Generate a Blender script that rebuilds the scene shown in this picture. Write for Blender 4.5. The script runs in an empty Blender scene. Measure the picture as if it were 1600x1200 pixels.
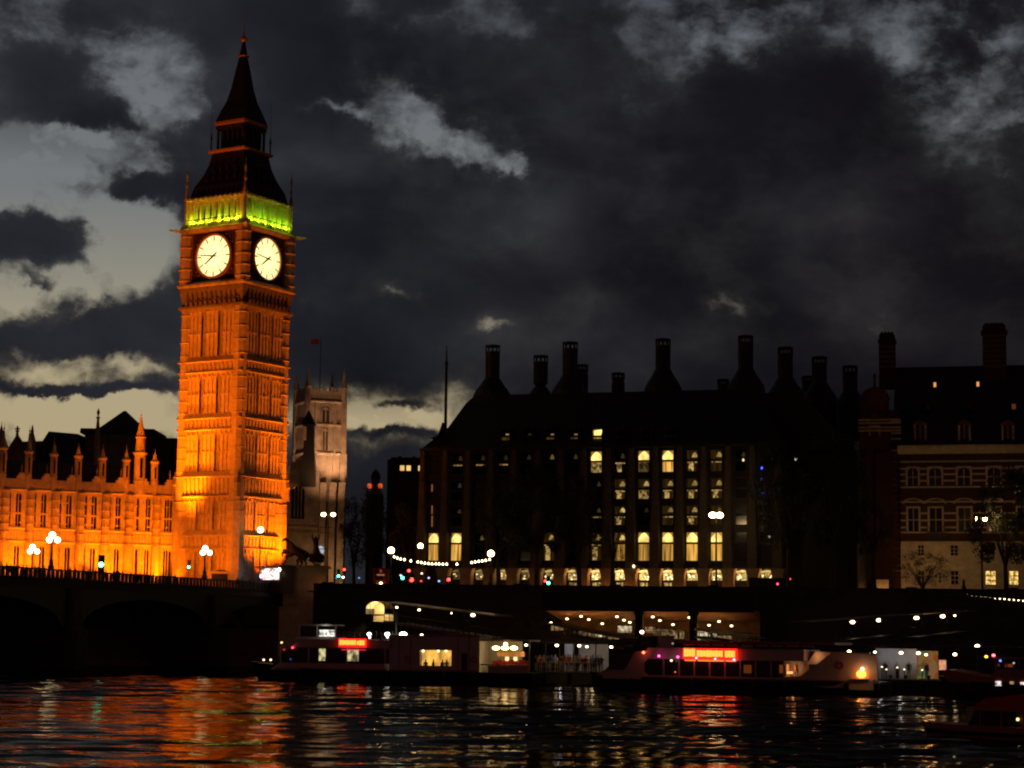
import bpy, math, random
import numpy as np
from mathutils import Vector, Matrix
R = math.radians
random.seed(7)
sc = bpy.context.scene
COL = sc.collection

# ------------------------------------------------------------------ camera
HC, FPX, HOR, ROLL = 5.5, 3100.0, 988.0, 0.011      # eye height above the water, focal length and horizon of the 1600 px photo
PITCH = math.atan((HOR - 600) / FPX)
_r0, _u0, _f0 = Vector((1, 0, 0)), Vector((0, -math.sin(PITCH), math.cos(PITCH))), Vector((0, math.cos(PITCH), math.sin(PITCH)))
CR = _r0 * math.cos(ROLL) + _u0 * math.sin(ROLL)
CU = _u0 * math.cos(ROLL) - _r0 * math.sin(ROLL)
CF = _f0
EYE = Vector((0, 0, HC))
cd = bpy.data.cameras.new('camera')
cam = bpy.data.objects.new('camera', cd)
COL.objects.link(cam)
cd.sensor_width = 36
cd.lens = 36 * FPX / 1600
cd.clip_start, cd.clip_end = 1, 6000
m3 = Matrix((CR, CU, -CF)).transposed()
cam.matrix_world = Matrix.Translation(EYE) @ m3.to_4x4()
sc.camera = cam

def ray(px, py):
    return (CF + CR * ((px - 800) / FPX) - CU * ((py - 600) / FPX)).normalized()
def at(px, py, Y):
    d = ray(px, py)
    return EYE + d * (Y / d.y)

# ------------------------------------------------------------------ world: dusk sky, clouds broken in the west
sc.view_settings.view_transform = 'Standard'
sc.view_settings.look = 'None'
sc.view_settings.exposure = 0
sc.view_settings.gamma = 1
W = bpy.data.worlds.new('World')
sc.world = W
W.use_nodes = True
wn, wl = W.node_tree.nodes, W.node_tree.links
wn.clear()
def N(t, **k):
    n = wn.new(t)
    for a, b in k.items(): setattr(n, a, b)
    return n
def put(sock, v):
    if isinstance(v, bpy.types.NodeSocket): wl.new(v, sock)
    else: sock.default_value = v
def M(op, a, b=0.0, c=0.0, clamp=False):
    n = N('ShaderNodeMath', operation=op, use_clamp=clamp)
    for i, v in enumerate((a, b, c)): put(n.inputs[i], v)
    return n.outputs[0]
def fbm(vec, scale, detail=6, rough=.55, dist=0.0):
    n = N('ShaderNodeTexNoise')
    put(n.inputs['Vector'], vec)
    n.inputs['Scale'].default_value = scale; n.inputs['Detail'].default_value = detail
    n.inputs['Roughness'].default_value = rough; n.inputs['Distortion'].default_value = dist
    return n.outputs['Fac']
def comb(x, y, z=0.0):
    n = N('ShaderNodeCombineXYZ')
    for i, v in enumerate((x, y, z)): put(n.inputs[i], v)
    return n.outputs[0]
def ramp(f, stops):
    n = N('ShaderNodeValToRGB'); put(n.inputs[0], f)
    e = n.color_ramp.elements
    while len(e) < len(stops): e.new(0.5)
    for el, (p, c) in zip(e, stops): el.position = p; el.color = (*c, 1)
    return n.outputs[0]
def mix(f, a, b):
    n = N('ShaderNodeMix', data_type='RGBA'); put(n.inputs[0], f)
    for s, v in ((n.inputs[6], a), (n.inputs[7], b)):
        if isinstance(v, tuple): s.default_value = (*v, 1)
        else: put(s, v)
    return n.outputs[2]
tc = N('ShaderNodeTexCoord')
sp = N('ShaderNodeSeparateXYZ'); wl.new(tc.outputs['Generated'], sp.inputs[0])
dx, dy, dz = sp.outputs
K = 3100 / 100.0                                     # one unit = 100 photo pixels of sky
az = M('MULTIPLY', M('ARCTAN2', dx, dy), K)
el = M('MULTIPLY', M('ARCSINE', dz), K)
uv = comb(az, el)
wa = M('SUBTRACT', fbm(comb(az, el, 3.1), 1.15, 8, .62), .5)
wb = M('SUBTRACT', fbm(comb(az, el, 9.7), 1.15, 8, .62), .5)
azw2 = M('MULTIPLY_ADD', wa, .55, az)
elw2 = M('MULTIPLY_ADD', wb, .4, el)
azw = M('MULTIPLY_ADD', wa, 1.25, az)
elw = M('MULTIPLY_ADD', wb, .95, el)
def sky_uv(px, py):
    d = ray(px, py)
    return math.atan2(d.x, d.y) * K, math.asin(d.z) * K
def blob(px, py, rx, ry, w, tilt=0):
    u, v = sky_uv(px, py)
    a = M('SUBTRACT', azw, u); b = M('SUBTRACT', elw, v)
    c, s = math.cos(R(tilt)), math.sin(R(tilt))
    p = M('ADD', M('MULTIPLY', a, c * 100 / rx), M('MULTIPLY', b, s * 100 / rx))
    q = M('ADD', M('MULTIPLY', a, -s * 100 / ry), M('MULTIPLY', b, c * 100 / ry))
    r2 = M('ADD', M('MULTIPLY', p, p), M('MULTIPLY', q, q))
    h = M('MULTIPLY_ADD', r2, .62, 1.0)
    g = M('DIVIDE', w, M('MULTIPLY', h, h))
    return g
BLOBS = [  # openings in the cloud (positive) and clouds in front of them (negative)
    (225, 120, 70, 80, .75, 0), (120, 110, 260, 150, .42, 0), (20, 45, 120, 40, .25, 0), (1350, 40, 330, 100, .22, 0), (1000, 20, 200, 60, .22, 0), (680, 210, 150, 60, .18, -28), (90, 350, 240, 190, .55, 0), (60, 248, 150, 45, .9, 8), (165, 325, 140, 75, 1.0, -25), (200, 400, 105, 75, 1.1, 0), (20, 310, 60, 30, .5, 0),
    (40, 455, 170, 45, 1.1, 5), (110, 560, 160, 22, .85, -4), (60, 640, 330, 62, 1.35, 0), (600, 655, 190, 40, 1.3, 0),
    (275, 190, 50, 30, .6, 30), (632, 175, 46, 36, 1.15, -20), (690, 216, 50, 22, 1.0, -30), (740, 250, 36, 17, .75, -20), (796, 258, 26, 15, 1.6, 0),
    (540, 172, 90, 9, .7, -8), (1490, 100, 85, 70, .70, 0), (1572, 182, 60, 24, 1.2, 10), (1420, 70, 40, 20, .4, 30), (1130, 55, 75, 42, .42, 25), (1250, 5, 90, 22, .42, 0),
    (760, 520, 34, 11, .46, 10), (628, 463, 18, 12, .55, 0), (1200, 480, 120, 12, .18, -6), (1130, 470, 30, 8, .3, 0), (468, 450, 40, 60, .5, 0), (600, 30, 160, 30, .2, 0),
    (75, 105, 85, 42, -1.0, 0), (150, 192, 150, 36, -1.25, -5), (55, 372, 150, 50, -1.9, -6), (205, 290, 90, 24, -1.6, 0), (150, 430, 60, 12, -.6, -20),
    (205, 500, 170, 42, -1.6, 14), (60, 540, 160, 26, -1.0, 0), (110, 607, 190, 12, -1.5, 2), (612, 632, 50, 9, -.9, 0), (620, 681, 110, 9, -1.1, 0),
    (250, 590, 60, 14, -.5, 0), (62, 438, 45, 9, -.8, -12), (150, 250, 30, 12, -.5, 0), (360, 60, 120, 60, -.4, 0), (1330, 130, 120, 60, -.3, 0), (580, 760, 500, 50, -1.2, 0), (420, 330, 120, 200, -.7, 0), (560, 560, 140, 40, -.7, 0),
]
fsum = None
for b in BLOBS:
    g = blob(*b)
    fsum = g if fsum is None else M('ADD', fsum, g)
n1 = fbm(comb(azw2, M('MULTIPLY', elw2, 1.45), 1.0), .72, 11, .60, 0)
n2 = fbm(comb(az, M('MULTIPLY', el, 1.5), 5.0), .33, 5, .5, .2)
nearopen = M('MULTIPLY_ADD', fsum, 1.2, .34, clamp=True)      # ragged edges only where the cloud opens
fld = M('ADD', fsum, M('MULTIPLY', M('SUBTRACT', n1, .5), M('MULTIPLY', nearopen, 3.6)))
clear = N('ShaderNodeMapRange', interpolation_type='SMOOTHSTEP')
put(clear.inputs[0], fld); clear.inputs[1].default_value = .10; clear.inputs[2].default_value = 1.05
n3 = fbm(comb(az, M('MULTIPLY', el, 1.3), 7.0), 1.5, 9, .6, .1)
lump = N('ShaderNodeMapRange'); put(lump.inputs[0], n3); lump.inputs[1].default_value = .33; lump.inputs[2].default_value = .62; lump.inputs[3].default_value = .30; lump.inputs[4].default_value = 1.15
low = M('MAXIMUM', M('MULTIPLY', M('SUBTRACT', 4.3, el), .9, clamp=True), M('MULTIPLY', M('MULTIPLY', M('SUBTRACT', -4.2, az), .8, clamp=True), M('MULTIPLY', M('SUBTRACT', 8.6, el), .6, clamp=True)))      # the clear strip low in the west is smooth
clr = M('MULTIPLY', clear.outputs[0], M('MAXIMUM', lump.outputs[0], low), clamp=True)
elf = M('DIVIDE', el, 12.0, clamp=True)               # 0 at the horizon, 1 twelve hundred pixels up
clearcol = ramp(elf, [(0, (.34, .25, .13)), (.24, (.44, .355, .205)), (.33, (.43, .36, .225)), (.43, (.29, .275, .215)), (.55, (.18, .19, .195)), (.8, (.125, .138, .158)), (1, (.09, .10, .118))])
clearcol = mix(M('DIVIDE', M('ADD', az, 1.3), 2.2, clamp=True), clearcol, mix(M('MULTIPLY', M('SUBTRACT', 6.0, el), .5, clamp=True), clearcol, (.085, .083, .083)))   # away from the afterglow the gaps are grey
cloudcol = ramp(n2, [(.28, (.0058, .0059, .0082)), (.48, (.0100, .0103, .0138)), (.6, (.0165, .0172, .0215)), (.75, (.030, .0315, .037))])
warm = mix(M('DIVIDE', M('ADD', az, 2.0), 9.0, clamp=True), mix(M('DIVIDE', M('SUBTRACT', -2.2, az), 3.5, clamp=True), (1.0, 1.0, 1.0), (2.1, 2.1, 2.0)), (.72, .60, .60))
cc = N('ShaderNodeMix', data_type='RGBA', blend_type='MULTIPLY'); cc.inputs[0].default_value = 1
put(cc.inputs[6], cloudcol); put(cc.inputs[7], warm)
veil = N('ShaderNodeMapRange', interpolation_type='SMOOTHSTEP'); put(veil.inputs[0], fld); veil.inputs[1].default_value = -.15; veil.inputs[2].default_value = .9; veil.inputs[4].default_value = .16
skyc = mix(M('MAXIMUM', clr, veil.outputs[0]), cc.outputs[2], clearcol)
west = N('ShaderNodeMapRange', interpolation_type='SMOOTHSTEP')   # the light is going in the west, the east is already night
put(west.inputs[0], dy); west.inputs[1].default_value = -.1; west.inputs[2].default_value = .75
west.inputs[3].default_value = 0; west.inputs[4].default_value = 1.0
east = ramp(M('MULTIPLY', dz, 1.0, clamp=True), [(0, (.064, .020, .015)), (.35, (.030, .011, .0095)), (1, (.008, .006, .0065))])   # town glow under the cloud
bg = N('ShaderNodeBackground'); put(bg.inputs[0], mix(west.outputs[0], east, skyc)); bg.inputs[1].default_value = 1
W.cycles.sampling_method = 'MANUAL'; W.cycles.sample_map_resolution = 512
wo = N('ShaderNodeOutputWorld'); wl.new(bg.outputs[0], wo.inputs[0])

cy = sc.cycles
cy.use_denoising = True
cy.filter_width = 2.1
cy.max_bounces = 5
cy.diffuse_bounces = 2; cy.glossy_bounces = 3; cy.transmission_bounces = 3; cy.transparent_max_bounces = 6
cy.sample_clamp_indirect = 4
cy.sample_clamp_direct = 0
cy.caustics_reflective = False; cy.caustics_refractive = False

# ------------------------------------------------------------------ floodlights on the tower, palace and church
G = 11.2                                              # street level above the water
def spot(loc, aim, power, col, angle=60, blend=.6, rad=.4):
    l = bpy.data.lights.new('floodlight', 'SPOT')
    l.energy = power; l.color = col; l.spot_size = R(angle); l.spot_blend = blend; l.shadow_soft_size = rad
    o = bpy.data.objects.new('floodlight', l); COL.objects.link(o)
    o.location = loc
    o.rotation_euler = (Vector(aim) - Vector(loc)).to_track_quat('-Z', 'Y').to_euler()
    return o
def point_light(loc, power, col, rad=.2):
    l = bpy.data.lights.new('lamp_or_fill_light', 'POINT'); l.energy = power; l.color = col; l.shadow_soft_size = rad
    o = bpy.data.objects.new('lamp_or_fill_light', l); COL.objects.link(o); o.location = loc
    return o
AMB = (1.0, .155, .0005)
TA = Vector((-46.0, 326.0, G)); TROT = R(-31)
def tloc(x, y, z):
    c, s = math.cos(TROT), math.sin(TROT)
    return Vector((TA.x + x * c - y * s, TA.y + x * s + y * c, G + z))
# river face (local -y) and bridge face (local +x): a far wash and near, narrow ones for the bright patches
spot(tloc(-5, -44, 1.0), tloc(0, -6, 40), 172000, AMB, 52, .9)
spot(tloc(5, -24, .8), tloc(2, -6, 16), 24000, AMB, 90)
spot(tloc(-3.6, -13, .8), tloc(-2.6, -6, 22), 280000, AMB, 26, 1.0)
spot(tloc(20, 13, 1.0), tloc(6, 0, 34), 105000, AMB, 40, 1.0)
spot(tloc(12, 1, .8), tloc(6, 0, 16), 85000, AMB, 90)
spot(tloc(11.5, -2.5, .8), tloc(6, -2.8, 14), 70000, AMB, 46, 1.0)
# ------------------------------------------------------------------ helpers
def mat(name, col, rough=.8, var=.3, scale=1.5, metal=0.0, bump=0.0, streak=1.0, spec=.4):
    m = bpy.data.materials.new(name); m.use_nodes = True
    t = m.node_tree; n = t.nodes; l = t.links
    p = n['Principled BSDF']
    p.inputs['Roughness'].default_value = rough; p.inputs['Metallic'].default_value = metal
    p.inputs['Specular IOR Level'].default_value = spec
    if var:
        c = n.new('ShaderNodeTexCoord'); mp = n.new('ShaderNodeMapping'); mp.inputs['Scale'].default_value = (1, 1, streak)
        l.new(c.outputs['Object'], mp.inputs['Vector'])
        a = n.new('ShaderNodeTexNoise'); a.inputs['Scale'].default_value = scale; a.inputs['Detail'].default_value = 6; a.inputs['Roughness'].default_value = .65
        l.new(mp.outputs[0], a.inputs['Vector'])
        r = n.new('ShaderNodeValToRGB'); e = r.color_ramp.elements
        e[0].position = .32; e[1].position = .68
        e[0].color = (*[x * (1 - var) for x in col], 1); e[1].color = (*[min(1, x * (1 + var)) for x in col], 1)
        l.new(a.outputs['Fac'], r.inputs[0]); l.new(r.outputs[0], p.inputs['Base Color'])
        if bump:
            b = n.new('ShaderNodeBump'); b.inputs['Strength'].default_value = bump; b.inputs['Distance'].default_value = .1
            l.new(a.outputs['Fac'], b.inputs['Height']); l.new(b.outputs[0], p.inputs['Normal'])
    else:
        p.inputs['Base Color'].default_value = (*col, 1)
    return m
def emat(name, col, s, stripes=0.0, sc_=3.0, amt=.7):
    m = bpy.data.materials.new(name); m.use_nodes = True
    t = m.node_tree; n = t.nodes; l = t.links
    n.remove(n['Principled BSDF']); e = n.new('ShaderNodeEmission'); l.new(e.outputs[0], n['Material Output'].inputs[0])
    e.inputs[0].default_value = (*col, 1); e.inputs[1].default_value = s
    if stripes:                                       # curtain folds / furniture seen through the glass
        c = n.new('ShaderNodeTexCoord'); mp = n.new('ShaderNodeMapping'); mp.inputs['Scale'].default_value = (1, 1, stripes)
        l.new(c.outputs['Object'], mp.inputs[0])
        a = n.new('ShaderNodeTexNoise'); a.inputs['Scale'].default_value = sc_; a.inputs['Detail'].default_value = 3
        l.new(mp.outputs[0], a.inputs['Vector'])
        r = n.new('ShaderNodeMapRange'); r.inputs[1].default_value = .38; r.inputs[2].default_value = .62
        r.inputs[3].default_value = s * (1 - amt); r.inputs[4].default_value = s * 1.15
        l.new(a.outputs['Fac'], r.inputs[0]); l.new(r.outputs[0], e.inputs[1])
    return m

class MB:
    """collects shapes and links them as ONE mesh object"""
    def __init__(s, M_=None): s.v = []; s.f = []; s.mi = []; s.M = M_; s.cur = 0
    def add(s, vs, fs):
        o = len(s.v)
        if s.M is not None: vs = [tuple(s.M @ Vector(p)) for p in vs]
        s.v += vs; s.f += [tuple(i + o for i in f) for f in fs]; s.mi += [s.cur] * len(fs)
        return s
    def box(s, x0, x1, y0, y1, z0, z1):
        return s.add([(x0, y0, z0), (x1, y0, z0), (x1, y1, z0), (x0, y1, z0), (x0, y0, z1), (x1, y0, z1), (x1, y1, z1), (x0, y1, z1)],
                     [(3, 2, 1, 0), (4, 5, 6, 7), (0, 1, 5, 4), (1, 2, 6, 5), (2, 3, 7, 6), (3, 0, 4, 7)])
    def loft(s, rings, close=True, caps=True):
        n = len(rings[0]); vs = [p for r in rings for p in r]; fs = []
        for k in range(len(rings) - 1):
            for i in range(n if close else n - 1):
                j = (i + 1) % n
                fs.append((k * n + i, k * n + j, (k + 1) * n + j, (k + 1) * n + i))
        if caps:
            fs.append(tuple(range(n - 1, -1, -1))); fs.append(tuple(range((len(rings) - 1) * n, len(rings) * n)))
        return s.add(vs, fs)
    def prism_xz(s, pts, y0, y1): return s.loft([[(x, y0, z) for x, z in pts], [(x, y1, z) for x, z in pts]])
    def prism_yz(s, pts, x0, x1): return s.loft([[(x0, y, z) for y, z in pts], [(x1, y, z) for y, z in pts]])
    def prism(s, pts, z0, z1): return s.loft([[(x, y, z0) for x, y in pts], [(x, y, z1) for x, y in pts]])
    def lathe(s, cx, cy, prof, n=12, ph=0.0, caps=True):
        return s.loft([[(cx + r * math.cos(ph + 2 * math.pi * i / n), cy + r * math.sin(ph + 2 * math.pi * i / n), z) for i in range(n)] for r, z in prof], True, caps)
    def squares(s, prof, cx=0, cy=0):
        return s.loft([[(cx - h, cy - h, z), (cx + h, cy - h, z), (cx + h, cy + h, z), (cx - h, cy + h, z)] for h, z in prof])
    def sphere(s, cx, cy, cz, r, n=12, sz=1.0):
        m = max(4, n // 2)
        return s.lathe(cx, cy, [(max(.001, r * math.sin(math.pi * k / m)), cz - sz * r * math.cos(math.pi * k / m)) for k in range(m + 1)], n)
    def tube(s, pts, r, n=6, r2=None):
        pts = [Vector(p) for p in pts]; rings = []
        for k, p in enumerate(pts):
            d = (pts[min(k + 1, len(pts) - 1)] - pts[max(k - 1, 0)]).normalized()
            a = d.cross(Vector((0, 0, 1)))
            if a.length < .05: a = d.cross(Vector((1, 0, 0)))
            a.normalize(); b = d.cross(a)
            rr = r if r2 is None else r + (r2 - r) * k / (len(pts) - 1)
            rings.append([tuple(p + (a * math.cos(2 * math.pi * i / n) + b * math.sin(2 * math.pi * i / n)) * rr) for i in range(n)])
        return s.loft(rings)
    def wall(s, x0, x1, y0, y1, z0, z1, ops):
        """a wall slab with rectangular openings (xa, xb, za, zb), pieces butted end to end"""
        x = x0
        for xa, xb, za, zb in sorted(ops):
            if xa > x: s.box(x, xa, y0, y1, z0, z1)
            if za > z0: s.box(xa, xb, y0, y1, z0, za)
            if zb < z1: s.box(xa, xb, y0, y1, zb, z1)
            x = xb
        if x < x1: s.box(x, x1, y0, y1, z0, z1)
        return s
    def arch(s, xc, w, z0, z1, y0, y1, n=6, pointed=True):
        """spandrel block with a pointed or round arch cut under it: opening w wide, springing z0, block top z1"""
        h = w / 2; top = z1 - .12 * w
        pts = []
        for i in range(n + 1):
            t = i / n
            if pointed: pts.append((xc - h + h * t, z0 + (top - z0) * math.sin(t * math.pi / 2) ** .8))
            else: pts.append((xc - h * math.cos(t * math.pi / 2), z0 + (top - z0) * math.sin(t * math.pi / 2)))
        for i in range(n):
            (xa, za), (xb, zb) = pts[i], pts[i + 1]
            s.prism_xz([(xa, za), (xb, zb), (xb, z1), (xa, z1)], y0, y1)
            s.prism_xz([(2 * xc - xb, zb), (2 * xc - xa, za), (2 * xc - xa, z1), (2 * xc - xb, z1)], y0, y1)
        return s
    def build(s, name, m, parent=None, smooth=False):
        me = bpy.data.meshes.new(name); me.from_pydata(s.v, [], s.f)
        ms = m if isinstance(m, (list, tuple)) else [m]
        for q in ms: me.materials.append(q)
        if len(ms) > 1: me.polygons.foreach_set('material_index', s.mi)
        if smooth: me.polygons.foreach_set('use_smooth', [True] * len(me.polygons))
        me.update()
        o = bpy.data.objects.new(name, me); COL.objects.link(o)
        if parent is not None: o.parent = parent
        return o
def tag(o, label=None, cat=None, group=None, kind=None):
    for k, v in (('label', label), ('category', cat), ('group', group), ('kind', kind)):
        if v: o[k] = v
    return o
def thing(name, label, cat, loc=(0, 0, 0), rz=0.0, group=None):
    o = bpy.data.objects.new(name, None); COL.objects.link(o)
    o.location = loc; o.rotation_euler = (0, 0, rz); o.empty_display_size = .5
    return tag(o, label, cat, group)
def copy_tree(o, loc=None, rz=None, label=None, parent=None):
    c = o.copy(); COL.objects.link(c)
    if parent is not None: c.parent = parent
    for ch in list(o.children): copy_tree(ch, parent=c)
    if loc is not None: c.location = loc
    if rz is not None: c.rotation_euler = (0, 0, rz)
    if label: c['label'] = label
    return c
class Frame:
    """a vertical plane through two photo columns at two depths; local x along it, y away from the viewer, z up from zb"""
    def __init__(s, px0, Y0, px1, Y1, zb, pyr=900):
        a, b = at(px0, pyr, Y0), at(px1, pyr, Y1)
        s.o = Vector((a.x, a.y, zb)); d = Vector((b.x - a.x, b.y - a.y, 0)); s.L = d.length; s.d = d.normalized()
        s.n = Vector((-s.d.y, s.d.x, 0)); s.rz = math.atan2(s.d.y, s.d.x)
    def xz(s, px, py, dep=0.0):
        r = ray(px, py); o = s.o + s.n * dep
        t = (o - EYE).dot(s.n) / r.dot(s.n)
        p = EYE + r * t - s.o
        return p.dot(s.d), p.z
    def x(s, px, py=850, dep=0.0): return s.xz(px, py, dep)[0]
    def z(s, px, py, dep=0.0): return s.xz(px, py, dep)[1]
    def w(s, x, y, z): return s.o + s.d * x + s.n * y + Vector((0, 0, z))

STONE = mat('tower_stone', (.46, .39, .27), .85, .26, 1.3, bump=.6)
STONED = mat('weathered_stone', (.33, .29, .22), .9, .4, 1.1, bump=.4)
SLATE = mat('roof_slate', (.012, .012, .014), .6, .3, 2)
IRON = mat('dark_iron', (.02, .02, .022), .5, .2, 4)
GOLD = mat('gilding', (.5, .30, .08), .45, .2, 5, metal=.3)
GLASS = mat('dark_glass', (.012, .011, .012), .18, 0, spec=.5)
BLACK = mat('black_paint', (.012, .011, .011), .55, .2, 3)
BRONZE = mat('dark_bronze', (.03, .024, .018), .45, .3, 3, metal=.5)

# ------------------------------------------------------------------ clock tower
tower = thing('clock_tower', 'tall gothic clock tower floodlit orange, with two glowing clock faces and a green belfry', 'clock tower', TA, TROT)
cz = lambda py: at(372, py, 318.0).z - G               # height of a row at the near corner
axz = lambda py: at(368, py, 326.0).z - G
RK = [Matrix.Rotation(k * math.pi / 2, 4, 'Z') for k in range(4)]
stages = [(0, cz(857)), (cz(836), cz(775)), (cz(744), cz(670)), (cz(652), cz(579)), (cz(562), cz(476))]
sh = MB(); sh.squares([(5.75, 0), (5.75, cz(445))]); sh.build('shaft_core', STONED, tower)
for k in range(4):
    m = MB(RK[k])
    for si, (z0, z1) in enumerate(stages):
        for a, b in ((-4.75, -2.15), (-1.35, 1.35), (2.15, 4.75)):
            m.box(a, b, -6.1, -5.75, z0, z1)
            w = (b - a)
            for i in range(4):
                x = a + .07 + (w - .14) * i / 3
                m.box(x - .07, x + .07, -6.26, -6.1, z0, z1 - .6)
            for i in range(3):
                m.arch(a + w * (i + .5) / 3, w / 3 - .1, z1 - 1.5, z1 - .62, -6.24, -6.1, 3)
            if z1 - z0 > 6:
                zm = z0 + (z1 - z0) * .52
                m.box(a, b, -6.22, -6.1, zm - .16, zm + .16)
        for xc in (-1.75, 1.75):                       # mullion in the groove
            m.box(xc - .07, xc + .07, -6.05, -5.75, z0, z1)
            m.arch(xc, .78, z1 - 1.6, z1, -6.1, -5.75, 3)
        # tracery heads along the top of the stage
        for i in range(10):
            x = -4.5 + i
            m.box(x - .12, x + .12, -6.3, -6.1, z1 - .62, z1 - .05)
    m.build('panelled_face', STONE, tower)
    for si, (z0, z1) in enumerate(stages):
        for xc in (-1.75, 1.75):
            q = MB(RK[k]); lo = z0 + (z1 - z0) * .12
            q.box(xc - .32, xc - .08, -5.80, -5.752, lo, z1 - 1.5); q.box(xc + .08, xc + .32, -5.80, -5.752, lo, z1 - 1.5)
            q.build('slit_window', GLASS, tower)
for z0, z1, big in ((cz(857), cz(836), 0), (cz(775), cz(744), .12), (cz(670), cz(652), 0), (cz(579), cz(562), 0)):
    m = MB(); h = 6.2 + big
    m.squares([(h + .05, z0 - .06), (h + .42, z0), (h + .42, z0 + .1), (h, z0 + .62), (h, z1 - .05), (h + .45, z1), (h + .45, z1 + .1), (h - .1, z1 + .95)])
    for k in range(4):
        m.M = RK[k]
        nb = 13
        for i in range(nb):
            x = -5.2 + 10.4 * i / (nb - 1)
            m.box(x - .2, x + .2, -h - .16, -h, z0 + .35, z1 - .35)
    m.M = None
    m.build('string_course', STONE, tower)
for sx in (-1, 1):
    for sy in (-1, 1):
        m = MB(); c = 5.55
        zt = cz(476)
        m.lathe(sx * c, sy * c, [(1.45, 0), (1.45, cz(800)), (1.34, cz(775)), (1.2, cz(744)), (1.12, cz(560)), (1.12, zt)], 8, math.pi / 8)
        for (z0, z1) in stages:
            for j in range(4):
                zz = z0 + (z1 - z0) * (j + .5) / 4
                m.lathe(sx * c, sy * c, [(1.14, zz - .1), (1.26 if zz > cz(744) else 1.52, zz), (1.14, zz + .1)], 8, math.pi / 8)
        m.build('corner_buttress', STONE, tower)
        # statue-like pinnacle on the offset of the buttress foot
        m = MB(); m.lathe(sx * 6.5, sy * 6.5, [(.5, cz(776)), (.42, cz(757)), (.6, cz(755)), (.1, cz(740)), (.03, cz(733))], 6)
        m.build('buttress_pinnacle', STONED, tower)
# corbelled stage under the clocks
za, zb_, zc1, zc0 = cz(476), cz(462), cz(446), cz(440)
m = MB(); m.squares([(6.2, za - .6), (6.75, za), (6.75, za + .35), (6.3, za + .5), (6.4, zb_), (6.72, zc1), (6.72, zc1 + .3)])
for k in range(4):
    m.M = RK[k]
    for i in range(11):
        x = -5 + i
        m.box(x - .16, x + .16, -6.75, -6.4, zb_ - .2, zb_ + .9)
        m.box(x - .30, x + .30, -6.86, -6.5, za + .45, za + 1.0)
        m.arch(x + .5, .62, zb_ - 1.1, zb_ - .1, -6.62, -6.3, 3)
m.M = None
m.build('corbel_band', mat('shaded_corbel_stone', (.17, .145, .105), .9, .4, 1.5), tower)  # shadow under the clock gallery put into a darker stone colour
ct0, ct1 = zc0, cz(353)
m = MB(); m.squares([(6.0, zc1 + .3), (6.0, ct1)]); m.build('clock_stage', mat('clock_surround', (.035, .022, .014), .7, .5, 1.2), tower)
m = MB(); m.squares([(6.75, zc0 - .4), (7.0, zc0 - .1), (7.0, zc0 + .15), (6.5, zc0 + .6)]); m.squares([(6.5, ct1 - .4), (6.95, ct1), (7.05, ct1 + .25), (6.8, ct1 + .4), (6.6, cz(342))])
m.build('clock_cornice', STONED, tower)
for sx in (-1, 1):
    for sy in (-1, 1):
        m = MB(); m.lathe(sx * 5.9, sy * 5.9, [(1.2, zc0 + .3), (1.2, ct1)], 8, math.pi / 8)
        for j in range(5):
            zz = zc0 + (ct1 - zc0) * (j + .5) / 5
            m.lathe(sx * 5.9, sy * 5.9, [(1.22, zz - .18), (1.36, zz), (1.22, zz + .18)], 8, math.pi / 8)
        m.build('corner_pier', STONE, tower)
        m = MB(); d = Vector((sx, sy, 0)).normalized()
        b = d * 9.6; e = d * 11.4
        m.tube([(b.x, b.y, ct1 + .1), ((b.x + e.x) / 2, (b.y + e.y) / 2, ct1 + .1), (e.x, e.y, ct1 + .25)], .34, 6, .14)
        m.build('gargoyle', STONED, tower)
dial_z = at(328, 398, 319.5).z - G
DIAL = emat('lit_dial', (1.0, .74, .30), 1.9)
def disc(mb, r, y0, y1, n=48): mb.loft([[(r * math.cos(2 * math.pi * i / n), y, dial_z + r * math.sin(2 * math.pi * i / n)) for i in range(n)] for y in (y0, y1)])
def ringm(mb, ra, rb, y0, y1, n=48):
    P = lambda r, y, i: (r * math.cos(2 * math.pi * i / n), y, dial_z + r * math.sin(2 * math.pi * i / n))
    mb.loft([[P(ra, y0, i) for i in range(n)], [P(rb, y0, i) for i in range(n)], [P(rb, y1, i) for i in range(n)], [P(ra, y1, i) for i in range(n)], [P(ra, y0, i) for i in range(n)]], True, False)
MINOR = mat('dial_ironwork', (.30, .17, .05), .6, .2, 4)
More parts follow.
